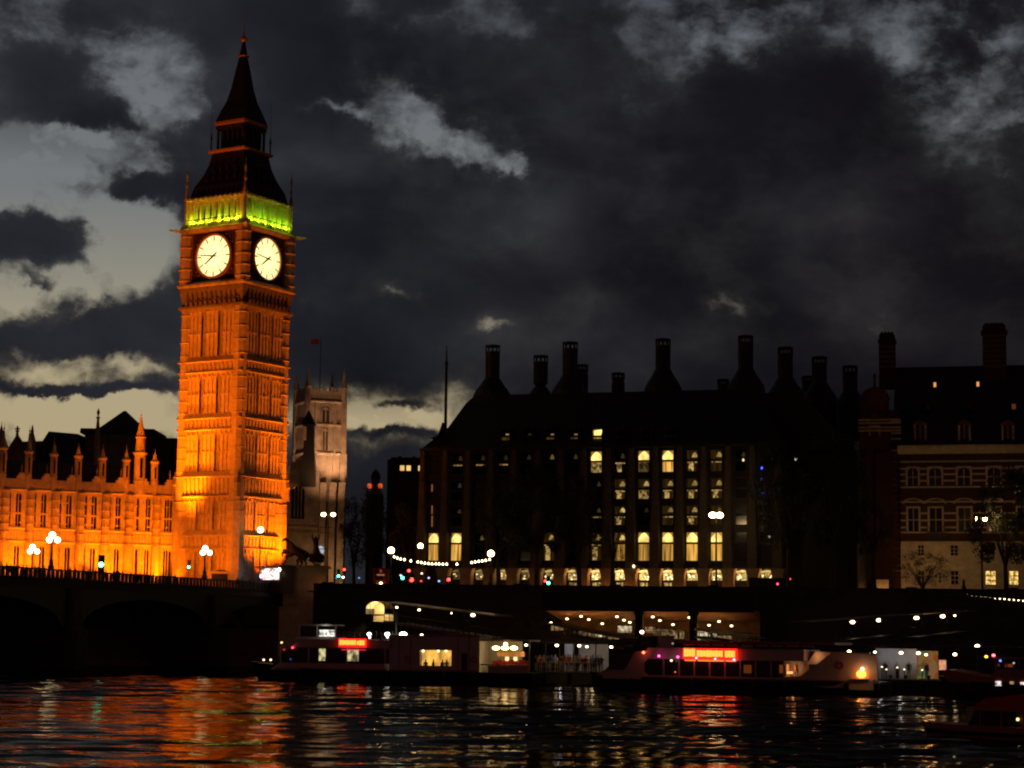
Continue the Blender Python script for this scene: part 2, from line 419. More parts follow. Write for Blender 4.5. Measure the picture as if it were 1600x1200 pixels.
for k in range(4):
    m = MB(RK[k]); disc(m, 3.42, -6.20, -6.0); face = m.build('clock_face', DIAL, tower)
    m = MB(RK[k]); ringm(m, 3.42, 3.8, -6.42, -6.0); m.build('dial_rim', GOLD, face)
    m = MB(RK[k])
    ringm(m, 3.25, 3.30, -6.23, -6.2); ringm(m, 2.62, 2.67, -6.23, -6.2); ringm(m, 1.95, 1.99, -6.23, -6.2)
    for h in range(12):
        a = 2 * math.pi * h / 12
        c, s = math.cos(a), math.sin(a); w = .05
        for r0, r1, ww in ((1.95, 3.42, .035), (2.72, 3.2, .11)):
            m.loft([[(r * c - q * s, y, dial_z + r * s + q * c) for r, q in ((r0, -ww), (r1, -ww), (r1, ww), (r0, ww))] for y in (-6.24 if ww < .05 else -6.26, -6.2)])
    m.build('hour_marks', MINOR, face)
    for nm, deg, L, w in (('hour_hand', 233, 2.2, .13), ('minute_hand', 277, 3.35, .09)):
        a = R(90 - deg); c, s = math.cos(a), math.sin(a)
        m = MB(RK[k]); y0 = -6.42 if L < 3 else -6.5
        m.loft([[(r * c - q * s, y, dial_z + r * s + q * c) for r, q in ((-.9, -w * .8), (-.9, w * .8), (0, w * 1.3), (L * .8, w * .8), (L, 0), (L * .8, -w * .8), (0, -w * 1.3))] for y in (y0, y0 + .06)])
        m.build(nm, BLACK, face)
    m = MB(RK[k])
    for a, b in ((-1, 0), (1, 0)):                     # square gilt frame and corner ornaments
        m.box(a * 4.55 - .12, a * 4.55 + .12, -6.25, -6.0, dial_z - 4.1, dial_z + 4.1)
    m.box(-4.67, 4.67, -6.3, -6.0, dial_z + 4.1, dial_z + 4.36); m.box(-4.67, 4.67, -6.3, -6.0, dial_z - 4.36, dial_z - 4.1)
    for sx in (-1, 1):
        for sz in (-1, 1):
            for q in range(5):
                an = R(20 + 12.5 * q); m.sphere(sx * (4.9 - 1.1 * math.cos(an)) if False else sx * 4.15 * math.cos(an) * 1.06, -6.05, dial_z + sz * 4.15 * math.sin(an) * 1.02, .13 + .05 * (q % 2), 6)
    m.build('dial_frame', mat('old_gilding', (.22, .12, .04), .6, .4, 3), tower)
# belfry
b0, b1 = cz(342), cz(306)
PALE = mat('belfry_stone', (.52, .48, .36), .8, .3, 1.4)
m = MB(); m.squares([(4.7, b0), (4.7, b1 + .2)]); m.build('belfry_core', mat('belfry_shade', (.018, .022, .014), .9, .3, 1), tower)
for k in range(4):
    m = MB(RK[k]); n = 8
    for i in range(n):
        x = -4.55 + 9.1 * i / (n - 1)
        m.box(x - .27, x + .27, -6.0, -5.45, b0 + .3, b1 - .15)
        m.box(x - .10, x + .10, -6.2, -6.0, b0 + .3, b1 - .15)
    for i in range(n - 1):
        x = -4.55 + 9.1 * (i + .5) / (n - 1)
        m.arch(x, 9.1 / (n - 1) - .54, b1 - 1.5, b1 - .2, -5.9, -5.4, 4)
    m.box(-5.6, 5.6, -6.2, -5.2, b1 - .2, b1 + .15)
    for i in range(11):
        x = -5.2 + 10.4 * i / 10
        m.lathe(x, -6.1, [(.42, b1 + .15), (.45, b1 + .45), (.2, b1 + .75), (.02, b1 + .9)], 6)
    m.box(-5.6, 5.6, -6.3, -5.2, b0, b0 + .3)
    m.build('belfry_arcade', PALE, tower)
    q = MB(RK[k])
    for i in range(13):
        x = -5.5 + 11 * i / 12
        q.box(x - .05, x + .05, -6.75, -6.65, cz(349) + .1, b0 + .55)
    q.box(-5.6, 5.6, -6.78, -6.62, b0 + .55, b0 + .68)
    q.build('belfry_railing', IRON, tower)
for sx in (-1, 1):
    for sy in (-1, 1):
        m = MB(); m.lathe(sx * 5.55, sy * 5.55, [(.75, b0), (.75, b1), (.95, b1 + .2), (.8, b1 + .7)], 8, math.pi / 8); m.build('belfry_pier', PALE, tower)
        m = MB(); x = sx * 6.15; y = sy * 6.15
        h = axz(262) - b0
        m.lathe(x, y, [(.34, b0 - .4), (.3, b0 + .38 * h), (.42, b0 + .42 * h), (.12, b0 + .6 * h), (.26, b0 + .64 * h), (.08, b0 + .72 * h), (.22, b0 + .84 * h), (.05, b0 + .88 * h), (.03, b0 + h)], 6)
        m.build('pinnacle', STONED, tower)
# roofs
r0z = b1 + .15
lp = [(5.95, r0z), (5.35, axz(298)), (4.8, axz(288)), (4.35, axz(279)), (4.0, axz(270)), (3.7, axz(261)), (3.48, axz(251)), (3.3, axz(241))]
m = MB(); m.squares(lp)
for k in range(4):
    m.M = RK[k]
    for row, (py, hw) in enumerate(((290, 4.9), (274, 4.15))):
        z = axz(py)
        for i in range(5 - row):
            x = (i - (4 - row) / 2) * 1.5
            m.prism_yz([(-hw - .25, z), (-hw - .25, z + .7), (-hw + .5, z + 1.3), (-hw + .5, z)], x - .22, x + .22)
m.M = None
m.build('lower_roof', SLATE, tower)
l0, l1 = axz(241), axz(196)
m = MB(); m.squares([(3.7, l0 - .25), (3.9, l0), (3.9, l0 + .25), (3.3, l0 + .3)]); m.build('lantern_gallery', GOLD, tower)
m = MB(); m.squares([(2.0, l0), (2.0, l1)])
for k in range(4):
    m.M = RK[k]
    for i in range(6):
        x = -2.6 + 5.2 * i / 5
        m.box(x - .16, x + .16, -2.95, -2.65, l0 + .3, l1 - 1.0)
    m.box(-3, 3, -3.0, -2.6, l1 - 1.0, l1)
m.M = None
m.build('lantern', mat('lantern_ironwork', (.03, .022, .018), .6, .3, 2), tower)
m = MB(); m.squares([(2.95, l1 - .5), (3.15, l1 - .1), (3.15, l1 + .25), (3.0, l1 + .3)]); m.build('upper_cornice', GOLD, tower)
up = [(3.1, l1 + .3), (2.45, axz(175)), (1.85, axz(160)), (1.36, axz(140)), (.88, axz(110)), (.52, axz(90)), (.25, axz(70)), (.16, axz(62))]
m = MB(); m.squares(up); m.build('spire', SLATE, tower)
m = MB(); z = axz(61); m.lathe(0, 0, [(.1, z - .7), (.5, z - .3), (.62, z), (.5, z + .3), (.12, z + .6), (.1, axz(45)), (.05, axz(40)), (.03, axz(12))], 8)
m.build('finial', GOLD, tower)
m = MB(); z = axz(88); m.squares([(.62, z - .2), (.78, z), (.62, z + .2)]); m.build('spire_collar', GOLD, tower)
for sx in (-1, 1):
    for sy in (-1, 1):
        m = MB(); m.lathe(sx * 3.5, sy * 3.5, [(.16, l0), (.12, l0 + 2), (.22, l0 + 2.2), (.04, l0 + 3.4), (.02, axz(160))], 6); m.build('lantern_pinnacle', IRON, tower)
# belfry lamps: yellow-green strips on the ledge, green lamps inside the arcade
for k in (0, 1):
    for x in (-4.6, -2.8, -1.0, 1.0, 2.8, 4.6):
        p = RK[k] @ Vector((x, -6.62, b0 + .25)); p = tloc(p.x, p.y, p.z)
        point_light(p, 300, (.54, .58, .010) if k == 0 else (.36, .62, .010), .2)
    for x in (-3.2, -1.2, 1.2, 3.2):
        p = RK[k] @ Vector((x, -5.1, b0 + .8)); point_light(tloc(p.x, p.y, p.z), 40, (.04, .9, .04), .1)
# ------------------------------------------------------------------ water and ground
def graded(lo, hi, step, far_lo, far_hi, nfar=10):
    a = np.arange(lo, hi + step * .5, step)
    l = lo - np.cumsum(np.geomspace(step * 1.5, (lo - far_lo) * .45, nfar))[::1]
    l = l[l > far_lo]; r = hi + np.cumsum(np.geomspace(step * 1.5, (far_hi - hi) * .45, nfar)); r = r[r < far_hi]
    return np.concatenate(([far_lo], l[::-1], a, r, [far_hi]))
gx = graded(-58, 62, .36, -700, 900); gy = graded(70, 232, .34, -60, 300)
X, Y = np.meshgrid(gx, gy)
rs = np.random.RandomState(4)
Z = np.zeros_like(X)
for lam, amp, cnt in ((9.0, .050, 5), (5.0, .040, 7), (2.8, .026, 10), (1.6, .013, 12), (1.05, .006, 8)):
    for _ in range(cnt):
        th = rs.normal(math.pi / 2 + .25, .5); k = 2 * math.pi / (lam * rs.uniform(.75, 1.3)); ph = rs.uniform(0, 6.28)
        u = X * math.cos(th) * .5 + Y * math.sin(th)
        Z += amp / math.sqrt(cnt) * 1.5 * np.sin(k * u + ph + .6 * np.sin(.11 * X + .05 * Y + ph * 3) + .5 * np.sin(.031 * X * 2.2 - .04 * Y + ph))
patch = .75 + .35 * np.sin(.083 * X + 1.2 + .6 * np.sin(.05 * Y)) * np.sin(.061 * Y + .4 * np.sin(.07 * X))
fade = np.clip(np.minimum(np.minimum(X + 62, 66 - X), np.minimum(Y - 64, 238 - Y)) / 6, 0, 1)
Z = Z * patch * fade * 1.3
nx, ny = len(gx), len(gy)
me = bpy.data.meshes.new('water')
me.vertices.add(nx * ny); me.vertices.foreach_set('co', np.stack([X, Y, Z], -1).astype(np.float32).ravel())
i0 = (np.arange(ny - 1)[:, None] * nx + np.arange(nx - 1)[None, :]).ravel()
q = np.stack([i0, i0 + 1, i0 + 1 + nx, i0 + nx], -1).astype(np.int32)
me.loops.add(q.size); me.loops.foreach_set('vertex_index', q.ravel())
me.polygons.add(len(q)); me.polygons.foreach_set('loop_start', np.arange(0, q.size, 4, dtype=np.int32)); me.polygons.foreach_set('loop_total', np.full(len(q), 4, np.int32))
me.polygons.foreach_set('use_smooth', np.ones(len(q), bool)); me.update(calc_edges=True)
wm = bpy.data.materials.new('river_water'); wm.use_nodes = True
t = wm.node_tree; t.nodes.remove(t.nodes['Principled BSDF'])
gl = t.nodes.new('ShaderNodeBsdfGlossy'); gl.inputs['Color'].default_value = (.50, .47, .44, 1); gl.inputs['Roughness'].default_value = .04    # silty water gives back about half
df = t.nodes.new('ShaderNodeBsdfDiffuse'); df.inputs['Color'].default_value = (.008, .007, .006, 1)
fr = t.nodes.new('ShaderNodeFresnel'); fr.inputs['IOR'].default_value = 1.33; mx = t.nodes.new('ShaderNodeMixShader')
t.links.new(fr.outputs[0], mx.inputs[0]); t.links.new(df.outputs[0], mx.inputs[1]); t.links.new(gl.outputs[0], mx.inputs[2]); t.links.new(mx.outputs[0], t.nodes['Material Output'].inputs[0])
c = t.nodes.new('ShaderNodeTexCoord'); mp = t.nodes.new('ShaderNodeMapping'); mp.inputs['Scale'].default_value = (.45, 1.5, 1)
t.links.new(c.outputs['Object'], mp.inputs[0]); a = t.nodes.new('ShaderNodeTexNoise'); a.inputs['Scale'].default_value = 1.3; a.inputs['Detail'].default_value = 4
t.links.new(mp.outputs[0], a.inputs['Vector']); b = t.nodes.new('ShaderNodeBump'); b.inputs['Strength'].default_value = .2; b.inputs['Distance'].default_value = .12
t.links.new(a.outputs['Fac'], b.inputs['Height']); t.links.new(b.outputs[0], gl.inputs['Normal']); t.links.new(b.outputs[0], fr.inputs['Normal'])
me.materials.append(wm)
water = bpy.data.objects.new('water', me); COL.objects.link(water); tag(water, 'dark rippled river water carrying broken reflections of the lights', 'water', kind='structure')

PAVE = mat('paving', (.12, .115, .105), .9, .3, 1)
ASPH = mat('asphalt', (.05, .05, .05), .85, .3, 2)
RIVER = mat('granite_wall', (.05, .047, .043), .85, .35, .8, bump=.4, streak=2)
m = MB(); m.add([(-30, 291, G), (1500, 262, G), (1500, 3000, G), (-1500, 3000, G), (-1500, 300, G), (-58, 300, G), (-36, 334, G), (-30, 334, G)], [(0, 1, 2, 3, 4, 5, 6, 7)])
tag(m.build('ground', PAVE), 'paved ground of the city bank behind the river wall', 'ground', kind='structure')
m = MB(); m.add([(-28, 297, G + .004), (600, 285, G + .004), (600, 297, G + .004), (-28, 308, G + .004)], [(0, 1, 2, 3)])
tag(m.build('embankment_road', ASPH), 'asphalt road along the embankment', 'road', kind='structure')
m = MB(); m.add([(-28, 308.4, G), (600, 297.4, G), (600, 297.4, G + .13), (-28, 308.4, G + .13), (-28, 311, G + .13), (600, 300, G + .13)], [(0, 1, 2, 3), (3, 2, 5, 4)])
tag(m.build('pavement', PAVE), 'raised pavement in front of the office building', 'pavement', kind='structure')

# ------------------------------------------------------------------ embankment wall
EW = Frame(512, 291, 1640, 281, 0)
ew = thing('embankment_wall', 'long dark granite river wall with a solid parapet, running along the embankment', 'river wall', EW.o, EW.rz)
m = MB(); m.prism_yz([(-1.2, -1), (2.5, -1), (2.5, G), (.2, G), (-.2, 11.0), (-.5, 6)], -2, 260); m.build('wall_face', RIVER, ew)
m = MB(); m.box(-2, 260, -.25, .35, 11.0, 12.05); m.box(-2, 260, -.38, .48, 12.05, 12.3)
for i in range(18):
    m.box(i * 14 - .8, i * 14 + .8, -.5, .6, 10.9, 12.5)
m.build('parapet', RIVER, ew)
for i in range(9):
    b = MB(); b.lathe(i * 9 + 3, -1.1, [(.05, 6.2), (.3, 6.4), (.3, 7.0), (.1, 7.2)], 8); b.build('mooring_ring', IRON, ew)

# ------------------------------------------------------------------ bridge
BA, BB = Vector((-32, 334, 0)), Vector((-97, 143, 0))
bd = (BB - BA).normalized(); bn = Vector((-bd.y, bd.x, 0))     # bn points to the viewer's side
if bn.x < 0: bn = -bn
BRZ = math.atan2(bd.y, bd.x); BL = (BB - BA).length
bridge = thing('bridge', 'dark low bridge with iron arches and parapet, crossing the river from the clock tower', 'bridge', BA, BRZ)
BRM = mat('bridge_paint', (.008, .010, .008), .6, .3, 2)
# local x along the bridge from the bank, local y: positive = viewer's side when bn matches
sgn = 1 if (Matrix.Rotation(BRZ, 3, 'Z') @ Vector((0, 1, 0))).dot(bn) > 0 else -1
BWID = 26
def by(a, b): return (min(sgn * a, sgn * b), max(sgn * a, sgn * b))
DECK = 11.6
spans = [(3, 36), (39, 76), (79, 118), (121, 162), (165, 200)]
for x0, x1 in spans:
    n = 16; top = 10.6
    pts = [(x0 + (x1 - x0) * i / n, 5.0 + 4.4 * math.sqrt(max(0, 1 - (2 * i / n - 1) ** 2))) for i in range(n + 1)]
    for ya, yb in (by(-.1, -.9), by(-12, -13), by(-25, -25.9)):
        m = MB(); m.loft([[(x, ya, z) for x, z in pts] + [(x, ya, top) for x, z in pts[::-1]], [(x, yb, z) for x, z in pts] + [(x, yb, top) for x, z in pts[::-1]]], True, False)
        for i in range(n):
            (xa, zz1), (xb, zz2) = pts[i], pts[i + 1]
            for yy in (ya, yb): m.add([(xa, yy, zz1), (xb, yy, zz2), (xb, yy, top), (xa, yy, top)], [(0, 1, 2, 3)])
        m.build('arch_rib', BRM, bridge)
m = MB(); y0, y1 = by(0, -BWID); m.box(-6, 203, y0, y1, 10.6, DECK); m.build('deck', ASPH, bridge)
for yy in (0, -BWID):
    m = MB(); a, b = by(yy + .2, yy - .25); m.box(-6, 203, a, b, DECK, DECK + .18); m.box(-6, 203, a, b, DECK + 1.12, DECK + 1.32)
    a, b = by(yy + .08, yy - .12)
    for i in range(200): m.box(i * 1.04 - 5, i * 1.04 - 4.45, a, b, DECK + .18, DECK + 1.12)
    m.build('parapet', BRM, bridge)
for x in (1, 37.5, 77.5, 119.5, 163.5):
    m = MB(); a, b = by(1.6, -BWID - 1.6); m.box(x - 1.5, x + 1.5, a, b, -2, 5.2)
    a, b = by(.9, -BWID - .9); m.box(x - 1.7, x + 1.7, a, b, 5.2, 5.7); m.box(x - .9, x + .9, *by(.6, -BWID - .6), 5.7, 10.6); m.build('pier', RIVER, bridge)
def bw(t, off, z=0.0): return BA + bd * t + bn * off + Vector((0, 0, z))

# ------------------------------------------------------------------ palace wing
PF = Frame(-60, 307.5, 279, 324.5, G)
palace = thing('palace_wing', 'long gothic palace wing floodlit orange, with rows of windows and a turreted parapet', 'palace', PF.o, PF.rz)
PZ = lambda px, py: PF.z(px, py)
zc_ = [PZ(140, y) for y in (903, 883, 849, 829, 806, 773, 770, 753, 745)]
zA, zsill, zs1, zs2, ztr, zwt, zcor, zpar, zcren = zc_
L = PF.L
bays = [PF.x(px) for px in (-48, -8.5, 31, 70.5, 110, 149.5, 187)]
bw_ = bays[2] - bays[1]
core = MB(); core.box(0, L + 2, .7, 13, 0, zcor); core.build('wall', STONED, palace)
low, upp = [], []
for b in bays:
    for dx, w in ((-.42 * 0 - .35, .80),):
        pass
ops_low, ops_up = [], []
wins = []
for b in bays:
    wins += [(b - .42, .85), (b - bw_ / 2 + .12, .45)]
wins += [(PF.x(214), .45), (PF.x(230), .8), (PF.x(262), 1.35)]
wl_ = [(x, w) for x, w in wins if 0 < x - w and x + w < L]
m = MB()
m.wall(0, L, .1, .7, 0, zs1, [(x - w / 2, x + w / 2, zsill - 2.8, zs1 - .55) for x, w in wl_])
m.wall(0, L, .1, .7, zs1, zs2, [])
m.wall(0, L, .1, .7, zs2, zcor, [(x - w / 2, x + w / 2, zs2 + .3, zwt) for x, w in wl_])
m.build('front_wall', STONE, palace)
m = MB()                                               # mouldings, blind tracery, carved panels
for z, pr in ((zs1, .16), (zs2, .16), (zcor, .35)):
    m.prism_yz([(.1, z - .22), (-pr, z - .04), (-pr, z + .1), (.1, z + .2)], 0, L)
for x in np.arange(.25, L, .52):
    if min(abs(x - a) - w / 2 for a, w in wl_) > .08:
        m.box(x - .05, x + .05, -.02, .1, zs2 + .3, zcor - .3); m.box(x - .05, x + .05, -.02, .1, 1, zs1 - .3)
    m.box(x - .17, x + .17, -.04, .1, zs1 + .35, zs2 - .4)
    m.arch(x + .26, .42, zcor - .75, zcor - .25, -.02, .1, 3)
for z in (zs2 + .9, ztr, (ztr + zwt) / 2 + .2):
    for x in np.arange(.5, L, 1.04): m.box(x - .22, x + .22, .02, .1, z - .1, z + .1)
m.build('tracery', STONE, palace)
for x, w in wl_:
    for za_, zb3, tr in ((zs2 + .3, zwt, ztr), (zsill - 2.8, zs1 - .55, None)):
        g = MB(); g.box(x - w / 2, x + w / 2, .45, .5, za_, zb3); g = g.build('window', GLASS, palace)
        f = MB(); nb = 1 if w < .5 else 2 if w < 1 else 3
        if tr: f.box(x - w / 2, x + w / 2, .25, .43, tr - .14, tr + .14)
        for i in range(1, nb): xx = x - w / 2 + w * i / nb; f.box(xx - .055, xx + .055, .25, .43, za_, zb3)
        f.arch(x, w, zb3 - .45, zb3, .2, .44, 3)
        f.build('mullion', STONE, g)
pil = [b + bw_ / 2 - .55 for b in bays[:-1]] + [PF.x(200), PF.x(243)]
for i, x in enumerate(pil):
    m = MB(); m.lathe(x, -.15, [(.75, 0), (.75, zs1 - .2), (.62, zs1), (.62, zcor)], 8, math.pi / 8)
    for z in np.arange(1.2, zcor, 1.3): m.lathe(x, -.15, [(.64, z - .06), (.8, z), (.64, z + .06)], 8, math.pi / 8)
    m.build('buttress', STONE, palace)
# parapet with crenels
m = MB(); m.box(0, L, 0, .5, zcor + .2, zpar)
for x in np.arange(.3, L, .5): m.box(x - .12, x + .12, -.05, 0, zcor + .4, zpar - .2)
crn = [b - .1 for b in bays] + [PF.x(222), PF.x(263)]
for x in crn:
    m.box(x - .8, x + .8, 0, .5, zpar, zpar + .5); m.box(x - .45, x + .45, 0, .5, zpar + .5, zpar + .95)
m.build('parapet', STONE, palace)
for x in crn:
    m = MB(); m.lathe(x, .25, [(.12, zpar + .95), (.07, zpar + 1.6), (.14, zpar + 1.7), (.02, zpar + 2.5)], 6); m.build('finial', STONED, palace)
tur = [(px, 12, tt, tp) for px, tt, tp in ((5, 700, 660), (45, 706, 664), (84.5, 710, 682), (123, 713, 690), (161, 716, 694), (198, 719, 696), (242.5, 722, 700))] + [(219, 19, 708, 640)]
for px, wpx, tt, tp in tur:
    x = PF.x(px, 730); zt = PZ(px, tt); ztip = PZ(px, tp); r = wpx / 9.6 / 2 * .95
    m = MB(); m.lathe(x, .3, [(r, zcor), (r, zpar + .4), (r * 1.12, zpar + .5), (r * .95, zpar + .7), (r * .95, zt - .3), (r * 1.25, zt - .1), (r * 1.25, zt + .1), (r * .8, zt + .3)], 8, math.pi / 8)
    if wpx > 15: m.lathe(x, .3, [(r * .85, zt + .3), (r * .72, zt + 2.4), (r * .95, zt + 2.6), (r * .6, zt + 2.9)], 8, math.pi / 8); zt += 2.6
    m.lathe(x, .3, [(r * .7, zt + .3), (r * .35, zt + .3 + (ztip - zt) * .4), (r * .14, ztip - 1.1)], 8, math.pi / 8)
    m.sphere(x, .3, ztip - .9, .16, 6); m.lathe(x, .3, [(.04, ztip - .9), (.02, ztip)], 5)
    t_ = m.build('turret', STONE, palace)
    g = MB(); g.box(x - r * .22, x + r * .22, .3 - r * 1.0, .3 - r * .86, zpar + 1.0, PZ(px, tt) - .9); g.build('slit', GLASS, t_)
m = MB()
m.prism_yz([(1.2, zcor), (13, zcor), (13, zcor + .8), (7.5, PZ(60, 716)), (6.5, PZ(60, 716))], 0, L + 1.0)
m.build('roof', SLATE, palace)
# floodlights in the forecourt, scalloped pools of light
fl = lambda px, dist, z, px2, zt, pw, ang: spot(PF.w(PF.x(px), -dist, z), PF.w(PF.x(px2), 0, zt), pw, AMB, ang, 1.0, .2)
for px, pw in ((-30, 1500), (20, 2300), (60, 1400), (100, 1000), (138, 2600), (176, 2300), (212, 1100), (238, 2600), (265, 900)):
    fl(px + 4, 3.8, .6, px, 6.2, pw * 4.6, 72)
for px in (20, 110, 200): fl(px, 20, .5, px, 7.5, 26000, 54)

# roofs and towers of the halls behind the palace wing
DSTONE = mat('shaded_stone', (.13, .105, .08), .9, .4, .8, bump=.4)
HF = Frame(0, 338, 280, 338, G)
def hz(px, py, dep=0): return HF.xz(px, py, dep)
hall = thing('great_hall', 'dark steep slate roofed hall behind the palace turrets, gable with a cross finial', 'hall', HF.o, HF.rz)
def poly(fr, pts, dep=0.0): return [fr.xz(a, b, dep) for a, b in pts]
m = MB(); x0, z0 = hz(18, 689, 4); x1, _ = hz(69, 689, 4)
m.prism_xz(poly(HF, [(8, 740), (25, 690), (70, 689), (78, 740)]), 0, 10); m.build('roof', SLATE, hall)
m = MB(); m.prism_xz(poly(HF, [(62, 740), (63, 690), (74, 673), (120, 677), (120, 740)]), 1, 12); m.build('upper_roof', SLATE, hall)
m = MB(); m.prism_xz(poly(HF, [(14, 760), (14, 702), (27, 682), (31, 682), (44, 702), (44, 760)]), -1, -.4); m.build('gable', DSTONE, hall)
m = MB(); x, z = hz(29, 669); m.lathe(x, -.7, [(.3, hz(29, 682)[1]), (.2, hz(29, 676)[1]), (.42, hz(29, 674)[1]), (.1, hz(29, 672)[1])], 6); m.box(x - .4, x + .4, -.8, -.6, z - .3, z - .05); m.box(x - .12, x + .12, -.8, -.6, z - .9, z + .3); m.build('cross_finial', STONED, hall)
m = MB(); x, z = hz(52, 664); m.lathe(x, -.5, [(.75, hz(52, 720)[1]), (.7, hz(52, 690)[1]), (.28, z - 1.4), (.3, z - 1.2), (.05, z)], 8); m.build('spirelet', STONED, hall)
m = MB(); x, z = hz(4, 658); m.lathe(x, -.5, [(1.2, hz(4, 730)[1]), (1.2, hz(4, 702)[1]), (1.35, hz(4, 700)[1]), (.5, z - 2.2), (.08, z - .8), (.02, z)], 8); m.build('stair_turret', STONED, hall)
m = MB(); x, z = hz(178, 642)
m.prism_xz(poly(HF, [(236, 760), (236, 682), (290, 683), (290, 760)]), 2, 10); m.build('flat_roof', SLATE, hall)
pav = thing('roof_pavilion', 'dark block with a low pyramid roof rising behind the palace turrets', 'pavilion', HF.o, HF.rz)
m = MB(); xa, ze = hz(123, 675); xb, _ = hz(233, 675); zb2 = hz(178, 770)[1]
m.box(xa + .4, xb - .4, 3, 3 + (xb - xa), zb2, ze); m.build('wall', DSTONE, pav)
m = MB()
for i in range(6):
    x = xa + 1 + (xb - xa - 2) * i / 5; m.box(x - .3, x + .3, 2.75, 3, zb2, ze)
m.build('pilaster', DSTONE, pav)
m = MB(); yc = 3 + (xb - xa) / 2; h = (xb - xa) / 2
rz_ = hz(178, 667)[1]
m.loft([[(xa - .2, yc - h - .2, ze), (xb + .2, yc - h - .2, ze), (xb + .2, yc + h + .2, ze), (xa - .2, yc + h + .2, ze)],
        [(xa - .4, yc - h - .4, ze + .2), (xb + .4, yc - h - .4, ze + .2), (xb + .4, yc + h + .4, ze + .2), (xa - .4, yc + h + .4, ze + .2)],
        [(xa - .3, yc - h - .3, rz_), (xb + .3, yc - h - .3, rz_), (xb + .3, yc + h + .3, rz_), (xa - .3, yc + h + .3, rz_)]])
zp = at(178, 642, 347).z - G; xm = (xa + xb) / 2
m.loft([[(xa + 2, yc - h + 2, rz_), (xb - 2, yc - h + 2, rz_), (xb - 2, yc + h - 2, rz_), (xa + 2, yc + h - 2, rz_)], [(xm - .2, yc - .2, zp), (xm + .2, yc - .2, zp), (xm + .2, yc + .2, zp), (xm - .2, yc + .2, zp)]])
m.build('pyramid_roof', SLATE, pav)
m = MB(); x, z = hz(151, 640); m.lathe(x, 1.5, [(.6, hz(151, 735)[1]), (.55, hz(151, 690)[1]), (.2, z + .5 - 2), (.4, z - 1.2), (.1, z - 1), (.3, z - .3), (.03, z + .4)], 8); m.build('tall_pinnacle', STONED, pav)
for px, py in ((182, 739), (33, 741)):
    x, z = hz(px, py, -.5); g = MB(); g.box(x - .22, x + .22, -1.62, -1.55, z - .35, z + .35)
    g.build('lit_skylight', emat('skylight_glow', (1, .72, .4), 2.0), pav if px > 100 else hall)

# ------------------------------------------------------------------ church tower behind
CF_ = Frame(453, 436, 538, 436, G)
church = thing('church_tower', 'square pale church tower lit from below, with four spiky pinnacles and a flag', 'church tower', CF_.o, CF_.rz)
CST = mat('church_stone', (.42, .37, .30), .9, .35, .5, bump=.4)
cx = lambda px, py=700: CF_.xz(px, py)[0]; czz = lambda px, py: CF_.xz(px, py)[1]
x0, x1 = cx(456, 640), cx(534, 640); xm = (x0 + x1) / 2; hw = (x1 - x0) / 2
lv = [czz(495, y) for y in (905, 740, 707, 662, 626, 608)]
# tower turned a little so that two faces show
CM = Matrix.Translation((xm, hw * 1.2, 0)) @ Matrix.Rotation(R(24), 4, 'Z')
h_ = hw * .76
m = MB(CM); m.squares([(h_, 0), (h_, lv[4])]); m.build('tower_wall', CST, church)
m = MB(CM)
for (z, p_) in ((lv[2], .35), (lv[3], .35), (lv[4], .5)): m.squares([(h_ + .1, z - .3), (h_ + p_, z), (h_ + p_, z + .25), (h_, z + .45)])
m.build('string_course', CST, church)
m = MB(CM); m.squares([(h_ + .12, lv[4] + .4), (h_ + .12, lv[5])])
for k in range(4):
    m.M = CM @ RK[k]
    for i in range(5): m.box(-h_ + (2 * h_) * (i + .1) / 5, -h_ + 2 * h_ * (i + .55) / 5, -h_ - .12, -h_ + .3, lv[5], lv[5] + .8)
m.build('parapet', CST, church)
for sx in (-1, 1):
    for sy in (-1, 1):
        m = MB(CM); m.box(sx * h_ - .75, sx * h_ + .75, sy * h_ - .75, sy * h_ + .75, 0, lv[2]); m.box(sx * h_ - .6, sx * h_ + .6, sy * h_ - .6, sy * h_ + .6, lv[2], lv[4] + .4); m.build('buttress', CST, church)
        m = MB(CM); m.lathe(sx * h_, sy * h_, [(.75, lv[4] + .4), (.75, lv[5] + .5), (.85, lv[5] + .7), (.45, lv[5] + 2.4), (.06, czz(495, 574)), (.02, czz(495, 570))], 8); m.build('pinnacle', CST, church)
for k in (0, 1):
    for za_, zb3, w in ((lv[3] + .6, lv[4] - 1.0, 1.7), (lv[2] + .7, lv[3] - .6, 1.2)):
        g = MB(CM @ RK[k]); g.box(-w / 2, w / 2, -h_ - .02, -h_ + .1, za_, zb3 - .8); g.arch(0, w, zb3 - .8, zb3 + .1, -h_ - .02, -h_ - .015, 4)
        o = g.build('louvre_window', mat('louvres', (.05, .04, .035), .8, .3, 3), church)
        f = MB(CM @ RK[k]); f.arch(0, w + .5, zb3 - .8, zb3 + .6, -h_ - .3, -h_ - .03, 5); f.box(-w / 2 - .25, -w / 2, -h_ - .3, -h_, za_, zb3); f.box(w / 2, w / 2 + .25, -h_ - .3, -h_, za_, zb3); f.box(-.1, .1, -h_ - .2, -h_ - .03, za_, zb3)
        f.build('window_surround', CST, o)
    for sx in (-1, 1):
        m = MB(CM @ RK[k]); m.box(sx * h_ * .52 - .3, sx * h_ * .52 + .3, -h_ - .3, -h_, lv[1], lv[4] - .4); m.build('pilaster', CST, church)
m = MB(); px_ = cx(496, 600); m.lathe(px_, hw, [(.1, lv[5]), (.06, czz(496, 522)), (.03, czz(496, 520))], 6); m.build('flagpole', IRON, church)
m = MB(); fx, fz = cx(495, 527), czz(495, 531)
FLAGW = mat('red_white_flag', (.42, .06, .06), .9, .6, 1.2)
rows = []
